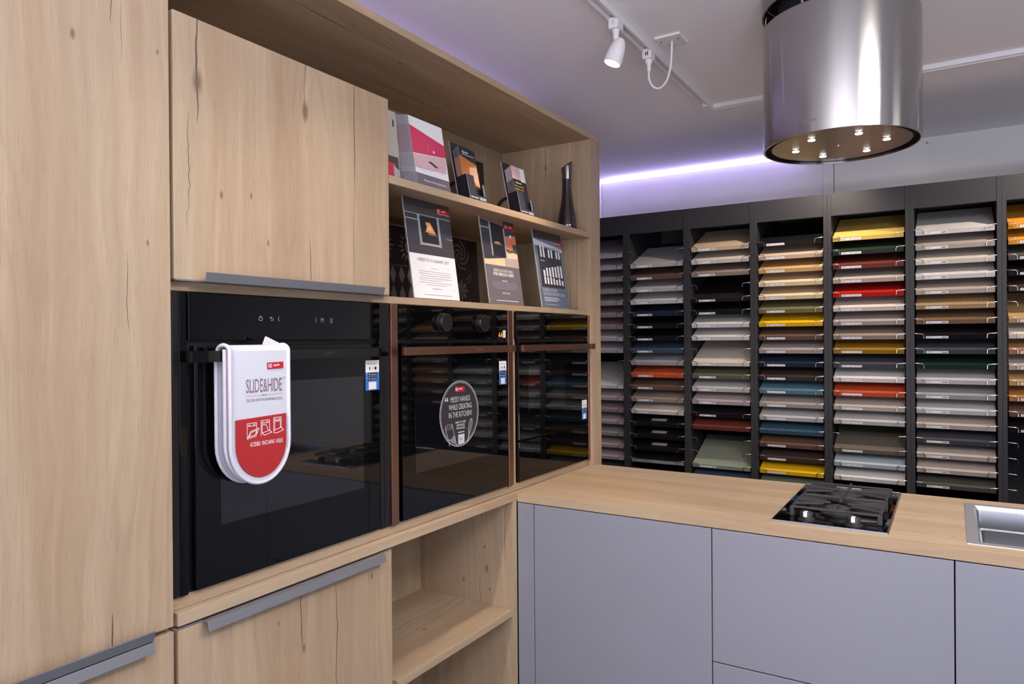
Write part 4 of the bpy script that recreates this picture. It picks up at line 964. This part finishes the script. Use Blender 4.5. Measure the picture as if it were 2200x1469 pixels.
# track spotlights beyond the frame
track_spot('white track spotlight near the camera end of the long track', -.93, 1.15, (-1.25, 1.30, H-.45), 5, ang=70)
track_spot('white track spotlight on the long track behind the camera', -.93, -.2, (-.85, 2.3, .9), 92, ang=44)
track_spot('white track spotlight on the crossing track, hidden behind the hood', -.42, 3.217, (-.95, 3.75, H-.15), 32, ax='x', ang=125)
track_spot('white track spotlight on the crossing track right of the hood', .62, 3.217, (-.05, 3.75, H-.15), 38, ax='x', ang=120)
track_spot('white track spotlight at the far right of the crossing track', 1.65, 3.217, (1.0, 3.7, H-.2), 22, ax='x', ang=110)
# power feed on the track with its cable and ceiling plate
t = thing('track_power_feed', 'white power feed plugged into the track with a looping cable', 'power feed', (-.93, 2.455, CEIL-.01))
b = MB(); adapter(b, -.93, 2.455); b.build('track_adapter', t, bevel=.002)
f = Frame((-.93, 2.455-.0228, CEIL-.028), (1,0,0), (0,0,1)); bb = MB(); bb.rect(f, -.005, -.008, -.001, .006, M_ink, 0).rect(f, .002, -.008, .006, .006, M_ink, 0); bb.build('type_label', t)
MB().lathe((-.93, 2.455, CEIL-.088), [(.0065, 0), (.0075, .022), (.0135, .034), (.0145, .042)], M_white, seg=20).build('cable_gland', t, smooth=40)
pts = []
P = [Vector((-.93, 2.455, CEIL-.086)), Vector((-.93, 2.457, CEIL-.115)), Vector((-.918, 2.465, CEIL-.142)), Vector((-.895, 2.470, CEIL-.150)), Vector((-.868, 2.462, CEIL-.135)), Vector((-.848, 2.448, CEIL-.100)), Vector((-.838, 2.436, CEIL-.055)), Vector((-.834, 2.430, CEIL-.006))]
for i in range(len(P)-1):
    p0, p1, p2, p3 = P[max(i-1, 0)], P[i], P[i+1], P[min(i+2, len(P)-1)]
    for s_ in range(6):
        u = s_/6; pts.append(.5*((2*p1)+(p2-p0)*u+(2*p0-5*p1+4*p2-p3)*u*u+(3*p1-p0-3*p2+p3)*u**3))
pts.append(P[-1])
MB().tube(pts, .0040, M_white, 10).build('cable', t, smooth=80)
t = thing('ceiling_outlet', 'white ceiling outlet plate where the looping cable ends', 'outlet plate', (-.835, 2.425, CEIL))
b = MB(); b.box((-.882, 2.380, CEIL-.009), (-.790, 2.472, CEIL-.0003), M_white); b.build('plate', t, bevel=.003)
for sxx in (-.030, .030): MB().lathe((-.836+sxx, 2.412, CEIL-.0091), [(.0035, 0), (.0035, -.0015)], M_chrome, seg=10).build('screw', t)

# led strip lying on top of the oak cabinets, washing the ceiling violet
t = thing('led_strip', 'violet led strip on top of the oak cabinets, hidden behind their top board', 'led strip', (-1.75, 1.7, 2.29))
b = MB(); b.box((-1.80, .9, 2.2852), (-1.788, 2.7, 2.2875), mat('led_violet', (1,1,1,1), .5, emit=(.6, .5, 1), es=4)); b.build('tape', t)
l = area('led_wash', (-1.794, 1.8, 2.290), (-1.70, 1.8, 3), 1.8, .014, 1.6, (.62, .50, 1)); l.rotation_euler = (PI, 0, PI/2); l.parent = t; l.location = l.location-t.location
# ------------------------------------------------------------------ LED strip along the wall and ceiling corner
M_led = mat('led_emitter', (1, 1, 1, 1), .5, emit=(.66, .58, 1), es=30)
M_tape = mat('led_tape', rgb(220, 216, 235), .5, emit=(.60, .50, 1), es=3.5)
t = thing('led_strip', 'glowing violet-white led strip along the top of the back wall', 'led strip', (-1.3, YB-.02, CEIL-.01))
MB().box((-1.983, YB-.0185, CEIL-.020), (-.70, YB-.0145, CEIL-.006), M_tape).build('tape', t)
b = MB(); k = 0; x = -1.98
while x < -.71: b.box((x, YB-.0215, CEIL-.017), (x+.009, YB-.0185, CEIL-.009), M_led); x += .0165
o = b.build('diode', t); o['kind'] = 'stuff'
l = area('led_glow', (-1.32, YB-.030, CEIL-.016), (-1.32, YB-1.0, CEIL-.35), 1.22, .012, 3.2, (.50, .40, 1)); l.parent = t; l.location = l.location-t.location
# added hanging fill light beyond the frame, brightens the ceiling
t = thing('added_fill_bar', 'slim hanging fill light added to brighten the ceiling', 'fill light', (.25, .20, CEIL))
MB().box((-.50, .14, CEIL-.50), (1.0, .26, CEIL-.46), M_white).build('body', t, bevel=.004)
for x in (-.35, .85): MB().tube([(x, .20, CEIL-.461), (x, .20, CEIL-.0005)], .0015, M_chrome, 6).build('cable', t)
l = area('ceiling_fill', (.25, .20, CEIL-.455), (.25, .20, CEIL), 1.45, .11, 50, (1, .96, .99)); l.parent = t; l.location = l.location-t.location
# added panel-shaped fill lights beyond the frame, for more light from above
M_pan = mat('fill_panel_glow', (1, 1, 1, 1), .5, emit=(1, .95, .90), es=3)
for k, (x, y, pw) in enumerate(((.75, 1.35, 34), (1.9, .2, 12), (.6, -1.3, 8), (2.6, 2.2, 12))):
    t = thing('added_fill_panel', 'added flat square fill light %s' % ('nearest the worktop', 'over the middle of the room', 'behind the camera', 'by the right wall')[k], 'ceiling light', (x, y, CEIL))
    MB().box((x-.30, y-.30, CEIL-.03), (x+.30, y+.30, CEIL-.0003), M_white).build('frame', t)
    MB().box((x-.28, y-.28, CEIL-.0325), (x+.28, y+.28, CEIL-.0302), M_pan).build('diffuser', t)
    l = area('overhead_fill', (x, y, CEIL-.036), (x, y, 0), .55, .55, pw, (1, .94, .87)); l.parent = t; l.location = l.location-t.location
# ------------------------------------------------------------------ display racks with tilted sample boards
YR = 3.630; PITCH = .0659; BAY = .3394; X1L = -1.8374; Z1 = H+.4525     # front plane, slot pitch, bay pitch, first inner left edge, first slot
TIL = math.radians(24)
BAYW = ['first display rack bay beside the oak side panel', 'second display rack bay from the left', 'third display rack bay from the left', 'fourth display rack bay from the left, partly behind the hob',
        'fifth display rack bay from the left, behind the hob', 'sixth display rack bay from the left', 'seventh display rack bay at the right edge', 'eighth display rack bay beyond the right edge']
def rack(i):
    xl = X1L+i*BAY; xr = xl+.3054
    t = thing('display_rack', 'dark grey '+BAYW[i], 'display rack', ((xl+xr)/2, 3.9, 0), 'dark grey display rack bays along the back wall')
    zt = H+.6795
    MB().box((xl-.0168, YR, 0), (xl, 4.17, zt), M_rack).build('side_panel', t, bevel=.0008)
    MB().box((xr, YR, 0), (xr+.0168, 4.17, zt), M_rack).build('side_panel', t, bevel=.0008)
    MB().box((xl+.0004, YR+.0015, H+.5745), (xr-.0004, YR+.019, zt), M_rack).build('header_panel', t)
    MB().box((xl+.0004, 4.15, .02), (xr-.0004, 4.17, zt-.001), M_rackin).box((xl+.0004, YR+.02, zt-.02), (xr-.0004, 4.149, zt-.001), M_rackin).build('back_panel', t)
    MB().box((xl+.0004, YR+.002, .02), (xr-.0004, 4.149, .09), M_rack).build('base_panel', t)
    # wire hooks, one pair for each slot
    me = {}
    for s in (-1, 1):
        b = MB(); x = xl if s < 0 else xr; d = -s
        y = YR-.006
        pts = [(x+d*.0002, YR+.012, 0), (x+d*.004, YR+.0, 0), (x+d*.010, y, 0), (x+d*.028, y, 0), (x+d*.033, y, -.002), (x+d*.036, y, -.007), (x+d*.036, y, -.026)]
        pts = [(x+d*.0010, YR-.0035, .001), (x+d*.006, y, .001), (x+d*.028, y, 0), (x+d*.033, y, -.002), (x+d*.036, y, -.007), (x+d*.0365, y, -.021)]
        b.tube([(px, py, Z1+.023+pz) for px, py, pz in pts], .0017, M_wire, 6)
        pr = b.build('wire_hook', t, smooth=60)
        for k in range(1, 19):
            c = pr.copy(); C.objects.link(c); c.parent = t; c.location = (0, 0, -PITCH*k)
    return t
ORD = ['first', 'second', 'third', 'fourth', 'fifth', 'sixth', 'seventh', 'eighth', 'ninth', 'tenth', 'eleventh', 'twelfth', 'thirteenth', 'fourteenth', 'fifteenth', 'sixteenth', 'seventeenth', 'eighteenth', 'nineteenth']
BAYS = ['rack bay beside the oak panel', 'second rack bay', 'third rack bay', 'fourth rack bay', 'fifth rack bay', 'sixth rack bay', 'seventh rack bay at the right edge', 'eighth rack bay']
COL = {
 'lilac-grey': (176, 168, 180), 'light grey': (186, 184, 184), 'grey': (150, 148, 150), 'warm grey': (166, 154, 150), 'white': (214, 211, 208), 'off-white': (214, 204, 192), 'cream': (226, 204, 166),
 'beige': (206, 180, 156), 'sand': (204, 164, 110), 'taupe': (150, 134, 122), 'brown': (104, 78, 66), 'dark brown': (62, 48, 44), 'black': (26, 24, 28), 'black-brown': (40, 33, 34), 'navy': (38, 46, 62),
 'blue': (62, 78, 98), 'teal': (84, 120, 136), 'dark teal': (58, 84, 104), 'orange': (196, 84, 48), 'rust': (112, 52, 42), 'olive': (92, 94, 74), 'olive grey': (116, 110, 76), 'sage': (146, 152, 134), 'yellow': (236, 184, 22), 'straw': (228, 190, 100),
 'dark green': (36, 50, 38), 'bottle green': (20, 40, 32), 'maroon': (108, 48, 42), 'red': (178, 36, 28), 'burnt orange': (186, 76, 46), 'mustard': (150, 110, 34), 'charcoal': (66, 66, 74), 'pale blue': (176, 188, 196), 'mud grey': (104, 96, 86),
 'pinkish grey': (176, 160, 162), 'rose grey': (150, 132, 132), 'light taupe': (180, 168, 158), 'amber': (216, 146, 50), 'tan': (188, 150, 100), 'terracotta': (166, 120, 86), 'copper brown': (176, 116, 64), 'dark olive': (78, 78, 70),
 'ribbed tan': (196, 160, 118), 'ribbed brown': (140, 108, 84), 'grey-green': (108, 118, 108), 'steel grey': (158, 158, 166)}
E_ = None
DATA = [
 ['lilac-grey', 'lilac-grey', 'grey', 'grey', 'warm grey', 'rose grey', 'rose grey', 'light grey', 'lilac-grey', E_, E_, 'white', 'pinkish grey', 'rose grey', 'pinkish grey', 'grey', 'pinkish grey', 'pinkish grey', 'charcoal'],
 [E_, 'light grey', 'brown', 'light grey', 'white', 'navy', 'black', 'black', 'blue', 'steel grey', 'orange', 'brown', 'taupe', 'off-white', 'TAG', 'TAG', 'TAG', 'EDGE', E_],
 ['beige', 'off-white', 'taupe', E_, 'black-brown', 'black', 'white', 'white', E_, 'off-white', 'olive', 'light grey', 'pinkish grey', 'black', 'rust', E_, E_, 'sage', 'blue'],
 ['black', 'beige', 'sand', 'cream', 'cream', 'olive grey', 'yellow', 'brown', 'warm grey', 'navy', 'dark brown', 'teal', 'warm grey', 'light grey', 'dark teal', 'brown', 'dark brown', 'yellow', 'grey-green'],
 ['straw', 'dark green', 'maroon', 'light taupe', 'red', 'off-white', 'warm grey', 'taupe', 'mustard', 'charcoal', 'white', 'burnt orange', 'light taupe', 'light grey', E_, 'mud grey', 'pale blue', 'white', E_],
 ['white', 'light taupe', 'off-white', 'white', 'light taupe', 'ribbed tan', 'ribbed brown', 'black', 'charcoal', 'bottle green', 'light grey', 'grey', 'light grey', 'light taupe', 'charcoal', 'light taupe', 'light taupe', 'dark olive', E_],
 ['amber', 'amber', 'dark olive', 'black', 'dark brown', E_, 'tan', 'off-white', 'terracotta', 'light taupe', 'tan', 'copper brown', 'brown', 'black', E_, E_, E_, E_, E_],
 ['white', 'grey', 'taupe', 'olive', 'sand', 'light grey', 'brown', 'charcoal', 'off-white', 'blue', 'light taupe', 'terracotta', 'grey', 'black', 'white', 'beige', 'grey', 'taupe', E_],
]
NOLABEL = {(1, 9), (2, 14), (2, 18), (3, 14), (5, 9), (3, 18)}
LX = {0: .05, 1: .038, 2: .038, 3: .038, 4: .036, 5: .038, 6: .040, 7: .05}
LABELM = mat('board_label', rgb(236, 232, 236), .5); LABK = mat('label_print', rgb(52, 48, 54), .6); LABG = mat('label_print_grey', rgb(150, 148, 154), .6)
def board_mesh(col, kind):
    key = ('b', col, kind)
    if key in CACHE: return CACHE[key]
    gloss = col in ('black', 'black-brown', 'navy', 'red')
    c = rgb(*[q*.93 for q in COL[col]]) if col in COL else rgb(24, 22, 26)
    m = noisy('board_'+col.replace(' ', '_').replace('-', '_'), c, .03, 6, .25 if gloss else .45, spec=.4)
    if col.startswith('ribbed'):
        n = NT(m); p = n.n['Principled BSDF']; g = n.node('ShaderNodeNewGeometry'); sx = n.node('ShaderNodeSeparateXYZ'); n.l.new(g.outputs['Position'], sx.inputs[0])
        s_ = n.M('SINE', n.M('MULTIPLY', sx.outputs[0], 900)); dk = tuple(v*.55 for v in c[:3])+(1,)
        n.l.new(n.mix(n.smooth(s_, -.2, .6), dk, c), p.inputs['Base Color'])
    b = MB()
    # local frame at the lower front-left corner; board rises to the back
    fr = Frame((0, 0, 0), (1, 0, 0), (0, -math.sin(TIL)*1.0, math.cos(TIL)))   # front face frame: v up the face
    W, T, L = .293, .0195, .30
    back = Vector((0, math.cos(TIL), math.sin(TIL)))
    v = [Vector((0,0,0)), Vector((W,0,0)), Vector((W,0,0))+back*L, Vector((0,0,0))+back*L]; upv = Vector((0, -math.sin(TIL), math.cos(TIL)))*T
    vs = v+[q+upv for q in v]
    top = b.mid(m)
    b.add(vs, [(0,3,2,1), (4,5,6,7), (1,2,6,5), (2,3,7,6), (3,0,4,7)], m)
    b.add(vs, [(0,1,5,4)], mat('board_pale_edge', rgb(150, 148, 158), .4) if kind == 'EDGE' else m)
    me = b.build('tmp'); d = me.data; bpy.data.objects.remove(me)
    CACHE[key] = d
    return d
CACHE = {}
def label_mesh(i):
    if ('l', i) in CACHE: return CACHE[('l', i)]
    b = MB(); fr = Frame((0, 0, 0), (1, 0, 0), (0, -math.sin(TIL), math.cos(TIL)))
    x0 = LX[i]; wd = .085
    b.rect(fr, x0, .003, x0+wd, .0145, LABELM, .0004)
    b.rect(fr, x0+.004, .0095, x0+.022, .0110, LABG, .0006).rect(fr, x0+.004, .0060, x0+.016, .0072, LABG, .0006)
    if i in (3, 4): b.disc(fr, x0+.040, .0088, .0026, LABG, .0006, 12).rect(fr, x0+.050, .0085, x0+.079, .0100, LABG, .0006)
    else: b.ring(fr, x0+.066, .0085, .0, .0020, LABK, .0006, 12, 1).rect(fr, x0+.060, .0070, x0+.080, .0100, LABK, .0006); 
    o = b.build('tmp'); d = o.data; bpy.data.objects.remove(o); CACHE[('l', i)] = d; return d
def tag_mesh():
    if 'tag' in CACHE: return CACHE['tag']
    b = MB(); u = Vector((1,0,0)); back = Vector((0, math.cos(TIL), math.sin(TIL))); fr = Frame(tuple(Vector((0, -math.sin(TIL), math.cos(TIL)))*.0195), (1,0,0), tuple(back))
    b.rect(fr, .105, .026, .190, .052, mat('tag_grey', rgb(150, 146, 148), .5), .0005).rect(fr, .13, .036, .17, .039, LABG, .0008)
    o = b.build('tmp'); d = o.data; bpy.data.objects.remove(o); CACHE['tag'] = d; return d
for i in range(8):
    rack(i)
    xl = X1L+i*BAY
    for k, c in enumerate(DATA[i]):
        if c is None: continue
        col = 'black' if c in ('TAG', 'EDGE') else c
        o = bpy.data.objects.new('sample_board', board_mesh(col, 'EDGE' if c == 'EDGE' else ''))
        C.objects.link(o); o.location = (xl+.006, YR+.010, Z1-PITCH*k)
        extra = ' with a grey tag on top' if c == 'TAG' else (' with a pale front edge' if c == 'EDGE' else '')
        tag(o, '%s sample board%s, %s slot down, %s' % (col, extra, ORD[k], BAYS[i]), 'sample board', 'sample boards in the display racks')
        if c == 'TAG': q = bpy.data.objects.new('tag', tag_mesh()); C.objects.link(q); q.parent = o; q['label'] = 'grey paper tag'
        elif c != 'EDGE' and (i, k) not in NOLABEL and i != 0:
            q = bpy.data.objects.new('label_strip', label_mesh(i)); C.objects.link(q); q.parent = o; q['label'] = 'white label strip with small print'
